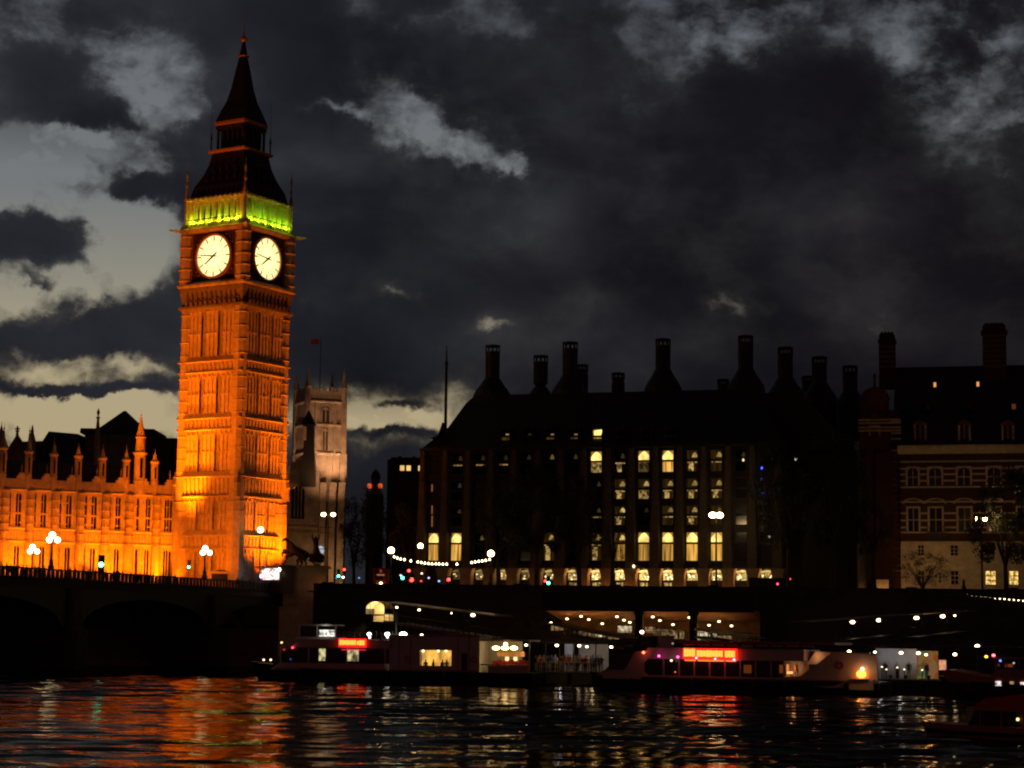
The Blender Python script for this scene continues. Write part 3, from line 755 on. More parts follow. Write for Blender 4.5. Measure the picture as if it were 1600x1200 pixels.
for i in range(9):
    x = fx - 1.9 * i / 8; yy = hw + .25 * math.sin(i * 1.1)
    rows.append([(x, yy - .02, fz - .2), (x, yy + .02, fz - .2), (x, yy + .02, fz + 1.0 - .1 * i / 8), (x, yy - .02, fz + 1.0 - .1 * i / 8)])
m.loft(rows); m.build('flag', FLAGW, church)
# lower body of the church in front of its tower
nave = thing('church_nave', 'dim lower church front with a tall dark window and buttresses, below the pale church tower', 'church', CF_.o, CF_.rz)
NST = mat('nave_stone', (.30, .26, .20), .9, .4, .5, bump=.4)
m = MB(); xa, xb, xc, xd = cx(440, 800), cx(500, 800), cx(505, 800), cx(540, 800)
wx0, wx1 = cx(457, 790), cx(478, 790); wz0, wz1 = czz(467, 812), czz(467, 757)
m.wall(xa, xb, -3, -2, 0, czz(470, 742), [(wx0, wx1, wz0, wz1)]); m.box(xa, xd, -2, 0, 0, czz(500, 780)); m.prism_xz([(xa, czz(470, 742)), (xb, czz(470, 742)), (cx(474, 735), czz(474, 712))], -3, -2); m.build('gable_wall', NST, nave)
g = MB(); g.box(wx0, wx1, -2.3, -2.2, wz0, wz1); g = g.build('window', GLASS, nave)
f = MB(); w = wx1 - wx0
for i in range(1, 4): f.box(wx0 + w * i / 4 - .08, wx0 + w * i / 4 + .08, -2.6, -2.35, wz0, wz1)
f.arch((wx0 + wx1) / 2, w, wz1 - 1.6, wz1, -2.7, -2.33, 5); f.build('mullion', NST, g)
for px in (505, 520, 534):
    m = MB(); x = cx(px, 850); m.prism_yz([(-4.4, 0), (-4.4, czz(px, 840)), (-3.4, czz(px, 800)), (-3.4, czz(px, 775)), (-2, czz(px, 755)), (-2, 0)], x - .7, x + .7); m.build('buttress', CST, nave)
m = MB()
for py in (832, 824): m.box(xa, xd, -3.3, -3.003, czz(490, py) - .12, czz(490, py) + .12)
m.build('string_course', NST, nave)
m = MB(); x, z = cx(505, 861), czz(505, 861); m.loft([[(x - .15 + .75 * math.cos(2 * math.pi * i / 20), y, z + .95 * math.sin(2 * math.pi * i / 20)) for i in range(20)] for y in (-4.7, -4.5)]); m.build('lit_clock', emat('small_clock_glow', (.75, .85, 1), .55), nave)
# slim dark stair turret on the roof of the church front
TF = Frame(470, 431, 500, 431, G)
m = MB(); a, zb4 = TF.xz(475, 664); b, _ = TF.xz(489, 664); xm = (a + b) / 2
off = TF.w(0, 0, 0) - CF_.o
m.squares([(1.5, TF.z(480, 760)), (1.45, TF.z(480, 735)), (1.3, TF.z(480, 718)), (1.15, TF.z(480, 706)), (1.1, TF.z(480, 690)), (1.0, zb4)], xm + .2 + off.x, off.y + .5); tu = m.build('stair_turret', BLACK, nave)
m = MB(); m.squares([(1.5, zb4), (1.5, zb4 + .15), (.05, TF.z(481, 640))], xm + off.x, off.y + .5); m.build('pyramid_cap', SLATE, tu)
m = MB(); x_, z_ = TF.xz(477, 677); m.box(x_ - .3 + off.x, x_ + .3 + off.x, off.y - .9, off.y - .6, z_ - 1.6, z_ + 1.4); m.build('lit_opening_stand_in', mat('lit_opening_tone', (.35, .28, .2), .9, .2, 2), tu)  # pale slab coloured to stand in for a lit opening
spot(CF_.w(cx(478), -26, 1.5), CF_.w(cx(474), -3, 18), 3200, (1, .45, .17), 90, .8, .3)
# church floods
CW = (1.0, .46, .21)
for px, dep, z, tz_, pw in ((463, -2.2, 33, 51, 5200), (506, -2.4, 33, 50, 5600), (530, -1.6, 33, 50, 4200), (522, -13, 31, 48, 4200)):
    spot(CF_.w(cx(px), dep, z - 8), CF_.w(cx(px + 2), hw * .4, tz_ - 8), pw * 1.6, CW, 110, .9, .3)
spot(CF_.w(cx(520), -14, 3), CF_.w(cx(519), -2, 8), 1700, (1, .50, .2), 70, .8, .3)
# ------------------------------------------------------------------ office building with tall chimneys
OF = Frame(678, 326, 1192, 311, G + .13)
office = thing('office_building', 'broad dark office block with tall bottle shaped chimneys and rows of warm lit windows', 'office building', OF.o, OF.rz)
OST = mat('unlit_office_stone', (.09, .07, .05), .85, .3, .7, bump=.3)  # pier stone darkened for the unlit upper front
OCOL = mat('lit_office_stone', (.24, .18, .12), .85, .25, .9, bump=.3)  # same stone made paler to carry the arcade light
OBR = mat('office_bronze', (.022, .019, .016), .5, .3, 2, metal=.3)
ox = lambda px, py=850: OF.xz(px, py)[0]
oz = lambda py, px=1041: OF.z(px, py)
xw0, xw11 = ox(712, 850), ox(1119, 850)
PIT = (xw11 - xw0) / 11
centers = [xw0 + PIT * k for k in range(-1, 14)]       # bay centres; index 0 is the end bay
OL0, OL1 = centers[0] - PIT * .45, centers[-1] + PIT * .5
rows_ = [(oz(737), oz(721), oz(718), oz(704)), (oz(779), oz(765), oz(762), oz(748)), (oz(820), oz(806), oz(803), oz(790)), (oz(876), oz(850), oz(847), oz(832))]
gz0, gz1 = .0, oz(883)
eave = oz(699)
WW = PIT * .49
LV = {}
LENS = (1.0, .66, .18); CURT = (1.0, .50, .09); SILV = (1.0, .64, .19)
def lev(kind, v):
    k = (kind, round(v * 12))
    if k not in LV:
        q = max(.004, k[1] / 12)
        if kind == 'lens': LV[k] = emat('lit_ceiling_glow', LENS, 1.9 * q ** 1.6, .6, 1.1, .45)
        elif kind == 'curtain': LV[k] = emat('lit_curtain_glow', CURT, 1.15 * q ** 1.5, .04, 3.2, .75)
        else: LV[k] = emat('lit_room_glow', SILV, 1.0 * q ** 1.4, .9, 2.6, .95)
    return LV[k]
# lens level, lower level per row, bays -1 .. 13
UP = [
 [0, .05, .12, .12, .04, .15, .03, 1.0, .10, .9, 1.0, .42, .36, .06, 0],
 [0, .10, 0, 0, 0, 0, 0, .05, .45, .42, .36, .36, .36, 0, 0],
 [0, .04, 0, 0, 0, 0, 0, .10, .5, .10, .28, .38, .20, 0, 0],
 [.9, 1.0, .14, 0, 0, .42, .15, .42, .62, .9, .95, 1.0, 1.0, 0, 0]]
LO = [
 [0, .12, .16, .18, .05, .10, 0, .5, .2, .18, .95, .35, .15, 0, 0],
 [0, .08, 0, 0, 0, 0, 0, .05, .42, .5, .22, .20, .2, 0, 0],
 [0, 0, 0, 0, 0, 0, 0, .14, .2, .06, .12, .3, .12, 0, 0],
 [.75, .9, .10, .05, 0, .3, .05, .25, .5, .7, .7, .92, .9, 0, 0]]
m = MB()
for ri, (z0, z1, z2, z3) in enumerate(rows_):
    lo = z0 - .25; hi = z3 + .25
    top = eave if ri == 0 else (rows_[ri - 1][0] - .25)
    m.wall(OL0, OL1, .0, .45, lo, hi, [(c - WW / 2, c + WW / 2, z0, z3) for c in centers])
    m.box(OL0, OL1, .1, .5, hi, top)
m.box(OL0, OL1, .1, .5, gz1, rows_[3][0] - .25)
m.build('spandrels', OBR, office)
m = MB(); m.box(OL0, OL1, 2.6, 36, 0, eave); m.build('block', BLACK, office)
def arcpoly(w, z0, z1, xc, curve=.35, n=7):
    """ceiling vault as seen from below: flat foot, arched top"""
    h = z1 - z0
    return [(xc - w / 2, z0), (xc + w / 2, z0)] + [(xc + w / 2 - w * i / n, z1 - h * curve * (1 - math.sin(math.pi * i / n))) for i in range(n + 1)]
rr = random.Random(5)
for ri, (z0, z1, z2, z3) in enumerate(rows_):
    for bi, c in enumerate(centers):
        u, lo = UP[ri][bi], LO[ri][bi]
        f = MB(); f.box(c - WW / 2, c + WW / 2, .12, .3, z1, z2)
        f.box(c - WW / 2, c - WW / 2 + .07, .15, .3, z0, z1); f.box(c + WW / 2 - .07, c + WW / 2, .15, .3, z0, z1)
        f.box(c - WW / 2, c - WW / 2 + .07, .15, .3, z2, z3); f.box(c + WW / 2 - .07, c + WW / 2, .15, .3, z2, z3)
        win = f.build('window', OBR, office)
        if u < .02 and lo < .02:
            g = MB(); g.box(c - WW / 2, c + WW / 2, .46, .5, z0, z3); g.build('pane', GLASS, win); continue
        full = u > .8
        sh_ = 0 if full else WW * .22                  # a half-lit room shows its vault on one side only
        w = WW - .16 if full else WW * (.50 if u > .25 else .34)
        g = MB(); zt = z3 - .02 if full else z2 + (z3 - z2) * .8
        g.prism_xz(arcpoly(w, z2 + (.0 if full else .25 * (z3 - z2)), zt, c + sh_, .55 if full else .85), .52, .6); g.build('vault_light', lev('lens', max(u, .12)), win)
        g = MB(); g.box(c - WW / 2, c + WW / 2, .95, 1.0, z0 - .1, z3 + .1); g.build('room', lev('curtain', u * (.6 if full else .22)), win)
        if lo > .1:
            if full or lo > .45:
                ww = WW - .16; xo = c
                if ri == 3 and bi in (9, 10):          # curtains half drawn
                    ww = WW * .58; xo = c - WW * .15 if bi == 9 else c + WW * .12
                g = MB(); n = 10
                g.loft([[(xo - ww / 2 + ww * i / n, .62 + .06 * math.cos(i * 2.4 + ri), z) for i in range(n + 1)] + [(xo + ww / 2 - ww * i / n, .70 + .06 * math.cos((n - i) * 2.4 + ri), z) for i in range(n + 1)] for z in (z0 + .02, z1 - .02)])
                g.build('curtain', lev('curtain' if ri == 3 or lo > .8 else 'room', lo), win)
            else:
                g = MB(); g.box(c - WW * .42, c + WW * .42, .62, .66, z1 - .22, z1 - .04)
                if lo > .19: g.box(c - WW * .3, c + WW * .1, .62, .66, z0 + .1, z1 - .3)
                g.build('light_shelf', lev('room', min(1, lo + .35)), win)
# piers between the bays, carried down as round columns
for k in range(len(centers) + 1):
    x = centers[0] - PIT / 2 + PIT * k
    m = MB()
    m.loft([[(x - w, .06, z), (x - w * .7, -d, z), (x + w * .7, -d, z), (x + w, .06, z)] for w, d, z in ((PIT * .25, .95, gz1 - .6), (PIT * .235, .9, rows_[3][2]), (PIT * .2, .8, rows_[2][0]), (PIT * .17, .65, rows_[1][0]), (PIT * .12, .5, eave))])
    for z in (rows_[3][3], rows_[2][3], rows_[1][3], gz1):
        m.lathe(x, -1.02, [(.01, z), (.01, z)], 3) if False else m.box(x - .16, x + .16, -1.03, -.6, z - .16, z + .16)
    m.build('pier', OST, office)
    m = MB(); m.box(x - PIT * .22, x + PIT * .22, -.9, .9, 0, gz1 - 1.6)
    m.loft([[(x - w, -.95, z), (x + w, -.95, z), (x + w, 1.0, z), (x - w, 1.0, z)] for w, z in ((PIT * .22, gz1 - 1.6), (PIT * .3, gz1 - .6), (PIT * .3, gz1 - .55))])
    m.build('arcade_column', OCOL, office)
m = MB(); m.box(OL0, OL1, -.6, .1, gz1 - .55, gz1); m.build('arcade_lintel', OBR, office)
GU = [.0, .25, .40, .48, .42, .48, .6, 1.0, 1.05, 1.1, .95, .8, .7, .75, .6]
for bi, c in enumerate(centers):
    u = GU[bi]
    if u < .05: continue
    w = PIT * .58
    z1 = gz1 - .7; z0 = oz(894); zb3 = oz(907)
    f = MB(); f.box(c - w / 2, c - w / 2 + .1, 1.2, 1.35, 0, zb3); f.box(c + w / 2 - .1, c + w / 2, 1.2, 1.35, 0, zb3); f.box(c - w / 2, c + w / 2, 1.2, 1.35, zb3 - .15, zb3); f.box(c - .05, c + .05, 1.2, 1.35, 0, zb3 - .15)
    d = f.build('shop_front', OBR, office)
    g = MB(); g.prism_xz(arcpoly(w * (.95 if u > .5 else .8), z0, z1, c, .6), 1.4, 1.5); g.build('arcade_vault_light', lev('lens', u), d)
    g = MB(); g.box(c - w * .5, c + w * .5, 2.35, 2.4, zb3 + .1, z0 - .05); g.build('glazing', lev('room', u * (1.25 if u > .45 else .75)), d)
    g = MB(); rr2 = random.Random(bi)
    for q in range(5):
        a = c + rr2.uniform(-.45, .45) * w; b = rr2.uniform(zb3 + .2, z0 - .2); g.sphere(a, 2.1, b, rr2.uniform(.08, .15), 6)
    g.build('hanging_lamp', emat('hanging_lamp_glow', (1, .78, .35), 4.5 * u), d)
    if bi in (6, 7, 8, 9, 10):
        g = MB(); g.box(c - w * .42, c + w * (.42 if bi < 9 else .1), 2.3, 2.34, .2, zb3 - .3); g.build('door_glass', lev('room', .75 * u), d)
    if bi in (3, 4, 5): point_light(OF.w(c, 1.0, gz1 - 1.5), 45, (1, .5, .18), .25)
    else: point_light(OF.w(c, .6, gz1 - 1.3), 115 * u, (1, .42, .10), .25)
    point_light(OF.w(c + PIT * .5, -2.4, .9), 24 * u * rr.choice((.2, 1, 1.8)), (1, .34, .06), .2)  # added fill in front of the columns, without a fitting
# roof: eaves lip, steep slope, ridge; hipped at the left
m = MB(); m.box(OL0 - .6, OL1 + .3, -.9, 34, eave, eave + .35); m.build('eaves', SLATE, office)
rx0 = OF.xz(742, 622, 9)[0]; rtop = OF.z(900, 614, 9); SB = 9
m = MB()
xk = OF.xz(715, 652, 4)[0]
m.loft([[(OL0 - .3, -.5, eave + .35), (OL1, -.5, eave + .35), (OL1, 33, eave + .35), (OL0 - .3, 33, eave + .35)],
        [(OF.xz(700, 668, 3)[0], 3, OF.z(700, 668, 3)), (OL1 - 1, 3, OF.z(700, 668, 3)), (OL1 - 1, 30, OF.z(700, 668, 3)), (OF.xz(700, 668, 3)[0], 30, OF.z(700, 668, 3))],
        [(OF.xz(728, 630, 8)[0], 8, OF.z(728, 630, 8)), (OL1 - 4, 8, OF.z(728, 630, 8)), (OL1 - 4, 26, OF.z(728, 630, 8)), (OF.xz(728, 630, 8)[0], 26, OF.z(728, 630, 8))],
        [(rx0, SB, rtop), (OL1 - 5, SB, rtop), (OL1 - 5, 25, rtop), (rx0, 25, rtop)]])
m.build('roof', SLATE, office)
# rear side wing going back on the right, its roof steps down behind the trees
m = MB(); xr = ox(1205); m.box(xr - 2, xr + 13, 3, 44, 0, eave - 1)
m.prism_xz([(xr - 4, eave), (xr + 9, eave), (xr + 8, eave + 4), (xr + 3, OF.z(1230, 618, 12)), (xr - 4, OF.z(1230, 618, 12))], 8, 44); m.build('side_wing', SLATE, office)
# attic windows in the roof slope
dk = [(790, .3), (825, .1), (860, .28), (897, .32), (934, 1.0), (972, 0), (1010, 0), (1048, 0)]
for px, u in dk:
    xx, zb3 = OF.xz(px, 698, .6); _, zt = OF.xz(px, 671, 1.2); w = 1.5
    f = MB(); f.box(xx - w / 2 - .15, xx - w / 2, .2, 2.2, zb3 - .2, zt); f.box(xx + w / 2, xx + w / 2 + .15, .2, 2.2, zb3 - .2, zt); f.box(xx - w / 2 - .15, xx + w / 2 + .15, .2, 2.2, zt, zt + .2); f.box(xx - w / 2, xx + w / 2, .3, .5, zb3 + (zt - zb3) * .52, zb3 + (zt - zb3) * .62)
    d = f.build('attic_window', OBR, office)
    if u > .05:
        g = MB(); zm = zb3 + (zt - zb3) * .62
        if u > .8: g.prism_xz([(xx - w / 2 + .1, zm + .08), (xx + w / 2 - .25, zm + .08), (xx + w / 2 - .02, zt - .1), (xx - w / 2 + .05, zt - .2)], .7, .75)
        else: g.box(xx, xx + w * .35, .7, .75, zm + .1, zm + .35)
        g.build('vault_light', lev('lens', u), d)
        if u > .25:
            g = MB(); g.box(xx - w * .45, xx + w * .35, .7, .75, zb3, zm - .2); g.build('curtain', lev('curtain', u * (.8 if u > .8 else .55)), d)
CHM = mat('chimney_bronze', (.016, .015, .015), .5, .3, 1.5, metal=.2)
CHIM = [(770, 540, 603, 590, 620, 0, 31, 10.6), (891, 535, 605, 585, 618, 0, 31, 11.2), (1036, 530, 600, 575, 613, 0, 31, 11), (1165, 525, 600, 575, 610, 0, 31, 11),
        (845, 556, 603, 600, 612, 9, 17, 10.6), (910, 570, 612, 0, 0, 14, 0, 8.5), (966, 583, 620, 0, 0, 16, 0, 9.5), (1130, 593, 620, 0, 0, 14, 0, 8.5),
        (1227, 543, 605, 588, 620, 12, 30, 11), (1280, 558, 605, 596, 628, 24, 30, 11), (1262, 588, 625, 0, 0, 30, 0, 8.5), (1328, 572, 620, 610, 638, 36, 30, 10.8)]
for px, pt, ps, pc, pb, dep, rb, rs_ in CHIM:
    d_ = SB + 3 + dep
    x, zt = OF.xz(px, pt, d_); sc_ = 1 / (FPX / (OF.w(x, d_, 0).y))
    r = rs_ * sc_
    Z_ = lambda py: OF.z(px, py, d_)
    m = MB()
    if rb:
        R_ = rb * sc_
        zs, zf = Z_(pc), Z_(pb + 6)
        q = zs - zf
        m.lathe(x, d_, [(R_ * 1.05, zf - 5), (R_, zf), (R_ * .99, zf + q * .15), (R_ * .93, zf + q * .3), (R_ * .80, zf + q * .48), (R_ * .68, zf + q * .6), (R_ * .58, zf + q * .72), (R_ * .46, zf + q * .88), (r * 1.04, zs)], 14)
        m.lathe(x, d_, [(r * 1.02, zs), (r, zt - 2.2)], 14)
    else:
        m.lathe(x, d_, [(r * 1.3, Z_(ps) - 4), (r, Z_(ps)), (r, zt - 1.6)], 14)
    for i in range(8):
        a = 2 * math.pi * i / 8 + .2
        m.tube([(x + r * math.cos(a), d_ + r * math.sin(a), (Z_(pc) if rb else Z_(ps)) + .1), (x + r * math.cos(a), d_ + r * math.sin(a), zt - 1.7)], .09, 4)
    ch = m.build('chimney', CHM, office)
    c_ = MB(); hh = 2.2 if rb else 1.6
    c_.lathe(x, d_, [(r, zt - hh), (r * 1.12, zt - hh * .62), (r * 1.12, zt - hh * .5), (r * .9, zt - hh * .5)], 14)
    for i in range(10):
        a = 2 * math.pi * i / 10
        c_.box(x + r * 1.02 * math.cos(a) - .09, x + r * 1.02 * math.cos(a) + .09, d_ + r * 1.02 * math.sin(a) - .09, d_ + r * 1.02 * math.sin(a) + .09, zt - hh * .5, zt - .25)
    c_.lathe(x, d_, [(r * 1.1, zt - .25), (r * 1.15, zt - .1), (r * 1.15, zt), (.1, zt)], 14)
    c_.build('cap', CHM, ch)
# end details: tall mast on the left hip, small blue and white lights on the dark right side
m = MB(); x, zt = OF.xz(698, 540, 4); zb3 = OF.z(697, 668, 4)
m.lathe(x, 4, [(.32, zb3 - 3), (.28, zb3), (.24, OF.z(697, 580, 4)), (.3, OF.z(697, 566, 4)), (.18, OF.z(697, 564, 4)), (.06, zt)], 8); m.build('mast', CHM, office)
m = MB(); x, z = OF.xz(672, 685, 0); m.prism_xz([(x, z), (x + 1.4, z + .1), (x + 2.2, z + 2.6), (x + 1.5, z + .5)], -.4, 2); m.build('eaves_bracket', CHM, office)
for px, py, c_, s_ in ((1191, 732, (.05, .12, 1), 2.5), (1191, 770, (.05, .12, 1), 2.5), (1244, 717, (1, .95, .85), 1.6), (1162, 719, (1, .7, .3), 1.2), (1202, 839, (1, .9, .75), 1.6), (1191, 750, (.05, .12, 1), .5), (991, 885, (1, .75, .35), 4)):
    x, z = OF.xz(px, py, -.75); g = MB(); g.sphere(x, -1.15, z, .17, 8, 1.5); g.box(x - .1, x + .1, -1.1, -.6, z - .05, z + .05); g.build('wall_lamp', emat('small_lamp_glow', c_, s_), office)
for py0, py1 in ((757, 768), (790, 803), (806, 823)):
    x, z0 = OF.xz(675, py1, -.3); _, z1 = OF.xz(675, py0, -.3); g = MB(); g.box(x - .08, x + .08, -.4, -.2, z0, z1); g.build('lit_stair_slot', emat('stair_glow', (1, .34, .1), .22), office)

# ------------------------------------------------------------------ banded brick building on the right
SF = Frame(1408, 322, 1660, 316, G)
brick = thing('brick_building', 'dim red brick building banded with white stone, with domed corner turret and broad chimneys', 'brick building', SF.o, SF.rz)
point_light(SF.w(SF.x(1450), -9, 6), 420, (1, .50, .15), .3)  # added fill light for the left brick front, no lamp stands here
BRK = mat('red_brick', (.055, .019, .013), .9, .3, 2, bump=.3)
PST = mat('portland_stone', (.45, .41, .33), .85, .25, 1)
sx_ = lambda px, py=800: SF.xz(px, py)[0]; sz = lambda py, px=1480: SF.z(px, py)
X1 = SF.L + 36
m = MB(); m.box(-4, X1, .6, 22, 0, sz(705)); m.build('block', BRK, brick)
stw = [(1427, 16), (1462, 19), (1507, 19), (1554, 19), (1600, 19)] + [(1647 + 47 * i, 19) for i in range(8)]
wpx = 1 / 9.7
ow = lambda lst, yt, yb: [(sx_(px) - w * wpx / 2, sx_(px) + w * wpx / 2, sz(yb), sz(yt)) for px, w in lst]
m = MB()
m.wall(0, X1, 0, .6, sz(765), sz(708), ow(stw, 732, 758))
m.wall(0, X1, 0, .6, sz(832), sz(765), ow(stw, 794, 830))
m.box(0, X1, 0, .6, sz(846), sz(832))
m.build('front_wall', BRK, brick)
m = MB()
lows = [(1438, 9), (1490, 11), (1546, 15), (1582, 13)] + [(1640 + 60 * i, 13) for i in range(6)]
m.wall(0, X1, -.12, .6, sz(880), sz(846), ow(lows[:2], 852, 868))
m.wall(0, X1, -.12, .6, 0, sz(880), ow(lows, 892, 913))
m.build('stone_base', PST, brick)
m = MB()
def strip(py, x0=0, x1=None, h=.14, pr=.08): m.box(x0, X1 if x1 is None else x1, -pr, 0, sz(py) - h, sz(py) + h)
ws = sorted(stw)
for py in (732, 741, 751, 802, 813, 824):
    x = 0
    for px, w in ws:
        strip(py, x, sx_(px) - w * wpx / 2 - .35); x = sx_(px) + w * wpx / 2 + .35
    strip(py, x, X1)
for py in (721, 761, 784, 832): strip(py, h=.12, pr=.16)
m.build('stone_band', PST, brick)
m = MB(); m.prism_yz([(0, sz(709)), (-.5, sz(705)), (-.9, sz(699)), (-.9, sz(696)), (0, sz(695))], -.3, X1); m.build('cornice', PST, brick)
for px, w in stw:
    for yt, yb, sg in ((732, 758, 0), (794, 830, 1)):
        x = sx_(px); a, b = sz(yb), sz(yt); hw_ = w * wpx / 2
        f = MB(); f.box(x - hw_ - .3, x - hw_, -.14, .3, a, b + .3); f.box(x + hw_, x + hw_ + .3, -.14, .3, a, b + .3)
        if sg == 0: f.arch(x, hw_ * 2, b - .5, b + .35, -.14, .25, 5, False)
        else:
            f.box(x - hw_, x + hw_, -.14, .25, b, b + .3)
            n = 10; P = lambda r, i: (x + r * math.cos(math.pi * i / n), b + .75 + .75 * r / 1.5 * math.sin(math.pi * i / n))
            for i in range(n): f.prism_xz([P(1.45, i), P(1.75, i), P(1.75, i + 1), P(1.45, i + 1)], -.3, 0)
        f.box(x - hw_, x + hw_, .25, .34, (a + b) / 2 - .06, (a + b) / 2 + .06); f.box(x - .05, x + .05, .25, .34, a, b)
        f = f.build('window', PST, brick)
        g = MB(); g.box(x - hw_, x + hw_, .4, .5, a, b); g.build('pane', GLASS, f)
for px, w in lows:
    for yt, yb in ((852, 868), (892, 913)):
        if px > 1500 and yt < 880: continue
        x = sx_(px); a, b = sz(yb), sz(yt); h2 = w * wpx / 2; lit = 1500 < px < 1600
        f = MB(); f.box(x - h2 - .16, x - h2, -.2, .2, a, b + .2); f.box(x + h2, x + h2 + .16, -.2, .2, a, b + .2); f.box(x - h2, x + h2, -.2, .2, b, b + .2); f.box(x - h2 - .2, x + h2 + .2, -.25, .2, a - .18, a)
        f.box(x - .05, x + .05, .2, .28, a, b); f.box(x - h2, x + h2, .2, .28, a + (b - a) * .62, a + (b - a) * .68); f.box(x - h2, x + h2, .2, .28, a + (b - a) * .3, a + (b - a) * .35)
        f = f.build('window', PST, brick)
        g = MB(); g.box(x - h2, x + h2, .4, .5, a, b); g.build('pane', emat('yellow_room_glow', (1, .62, .16), 1.25, .8, 2.5, .8) if lit else GLASS, f)
# ornate balcony under the first window
m = MB(); x = sx_(1462); m.box(x - 1.6, x + 1.6, -1.0, 0, sz(838), sz(835)); m.prism_yz([(-1, sz(838)), (-.13, sz(838)), (-.13, sz(846))], x - 1.5, x + 1.5)
for i in range(11): m.box(x - 1.6 + .3 * i, x - 1.54 + .3 * i, -1, -.94, sz(835), sz(824))
m.box(x - 1.6, x + 1.62, -1.02, -.9, sz(824), sz(823)); m.build('balcony', IRON, brick)
# roof with dormers
rt = SF.z(1500, 571, 9)
m = MB(); m.prism_yz([(-.2, sz(696)), (10, rt), (22, rt), (22, sz(696))], -1, X1); m.build('roof', SLATE, brick)
CHB = mat('dark_band_stone', (.14, .12, .10), .9, .3, 2)  # darker stone for the chimney bands
TERR = mat('terracotta', (.13, .045, .022), .85, .3, 2)
for px in [1438, 1507, 1575] + [1643 + 68 * i for i in range(5)]:
    x, zb3 = SF.xz(px, 688, .4); zt = SF.z(px, 664, .4); zp = SF.z(px, 655, .4)
    m = MB(); m.box(x - 1, x - .72, .3, 3, zb3, zt); m.box(x + .72, x + 1, .3, 3, zb3, zt); m.box(x - .72, x + .72, .7, 3, zb3, zt); m.box(x - .05, x + .05, .55, .7, zb3, zt); d = m.build('dormer', PST, brick)
    m = MB(); m.prism_xz([(x - 1.25, zt), (x + 1.25, zt), (x + 1.0, zt + .35), (x, zp), (x - 1.0, zt + .35)], .2, 3.4); m.build('pediment', TERR, d)
    g = MB(); g.box(x - .7, x + .7, .66, .69, zb3, zt); g.build('pane', GLASS, d)
for px, py in ((1450, 637), (1516, 635), (1584, 636)):
    x, z = SF.xz(px, py, 4.4); m = MB(); m.box(x - .45, x + .45, 3.4, 6, z - .6, z + .6); m.prism_xz([(x - .6, z + .6), (x + .6, z + .6), (x, z + 1.0)], 3.3, 6); d = m.build('small_dormer', SLATE, brick)
    g = MB(); g.box(x - .32, x + .32, 3.35, 3.39, z - .45, z + .4); g.build('pane', emat('red_room_glow', (1, .2, .05), .10) if px > 1580 else GLASS, d)
for px, py in ((1461, 602), (1528, 601)):
    x, z = SF.xz(px, py, 7.2); m = MB(); m.box(x - .3, x + .3, 6.3, 8.4, z - .5, z + .5); d = m.build('skylight', SLATE, brick)
    g = MB(); g.box(x - .2, x + .2, 6.2, 6.29, z - .4, z + .35); g.build('pane', emat('attic_glow', (1, .42, .13), .9), d)
for px, wp, pt, pn in ((1386, 25, 521, 533), (1553, 36, 507, 519)):
    d_ = 10; x, zt = SF.xz(px, pt, d_); w = wp / 9.4 / 2; zb3 = SF.z(px, 580, d_); zn = SF.z(px, pn, d_)
    m = MB(); m.loft([[(x - w * a, d_ - w * a, z), (x + w * a, d_ - w * a, z), (x + w * a, d_ + w * a, z), (x - w * a, d_ + w * a, z)] for a, z in ((1.02, zb3 - 3), (1.0, zb3), (1.0, zn - .4), (1.14, zn - .2), (1.14, zn), (.98, zn + .1), (.98, zt - .5), (.75, zt))]); ch = m.build('chimney', BRK, brick)
    m = MB()
    for z in np.arange(zb3 + .5, zn - .5, .85): m.box(x - w - .04, x + w + .04, d_ - w - .04, d_ - w, z, z + .22)
    m.build('stone_band', CHB, ch)
    m = MB()
    for i in range(4): m.lathe(x - w * .66 + w * .44 * i, d_, [(.17, zt - .4), (.15, zt + .3)], 6)
    m.build('chimney_pot', TERR, ch)
# corner turret block on the left
x0, x1 = sx_(1343), sx_(1409)
zt = sz(652, 1375)
m = MB(); m.box(x0, x1 - .4, 1, 12, 0, sz(640, 1375)); m.build('corner_block', BRK, brick)
m = MB()
for py in list(range(658, 900, 9)):
    if 690 < py < 700: continue
    m.box(x1 - 1.6, x1, .6, 1, sz(py, 1400) - .14, sz(py, 1400) + .14)
for py in (655, 660, 667, 672): m.box(x0 - .1, x1, .7, 1, sz(py, 1375) - .14, sz(py, 1375) + .14)
m.build('stone_band', PST, brick)
xt = sx_(1365, 620); rt_ = 2.3
m = MB(); m.lathe(xt, 3.2, [(rt_, sz(652, 1365)), (rt_, sz(622, 1365)), (rt_ + .25, sz(621, 1365)), (rt_ + .1, sz(619, 1365)), (rt_ * .95, sz(612, 1365)), (rt_ * .72, sz(606, 1365)), (rt_ * .35, sz(602, 1365)), (.2, sz(600, 1365)), (.16, sz(586, 1365)), (.3, sz(584, 1365)), (.05, sz(578, 1365))], 16); m.build('turret_dome', TERR, brick)
g = MB(); x = sx_(1367, 633); g.box(x - .9, x + .9, .75, .9, sz(645, 1367), sz(634, 1367)); g.build('turret_window', GLASS, brick)
g = MB(); x = sx_(1366, 672); f = g; f.box(x - .9, x - .7, .6, .9, sz(680, 1366), sz(667, 1366)); f.box(x + .7, x + .9, .6, .9, sz(680, 1366), sz(667, 1366)); f.box(x - .9, x + .9, .6, .9, sz(667, 1366), sz(664, 1366)); g = f.build('stone_window', PST, brick)
f = MB(); f.box(x - .7, x + .7, .9, .98, sz(680, 1366), sz(667, 1366)); f.build('pane', GLASS, g)
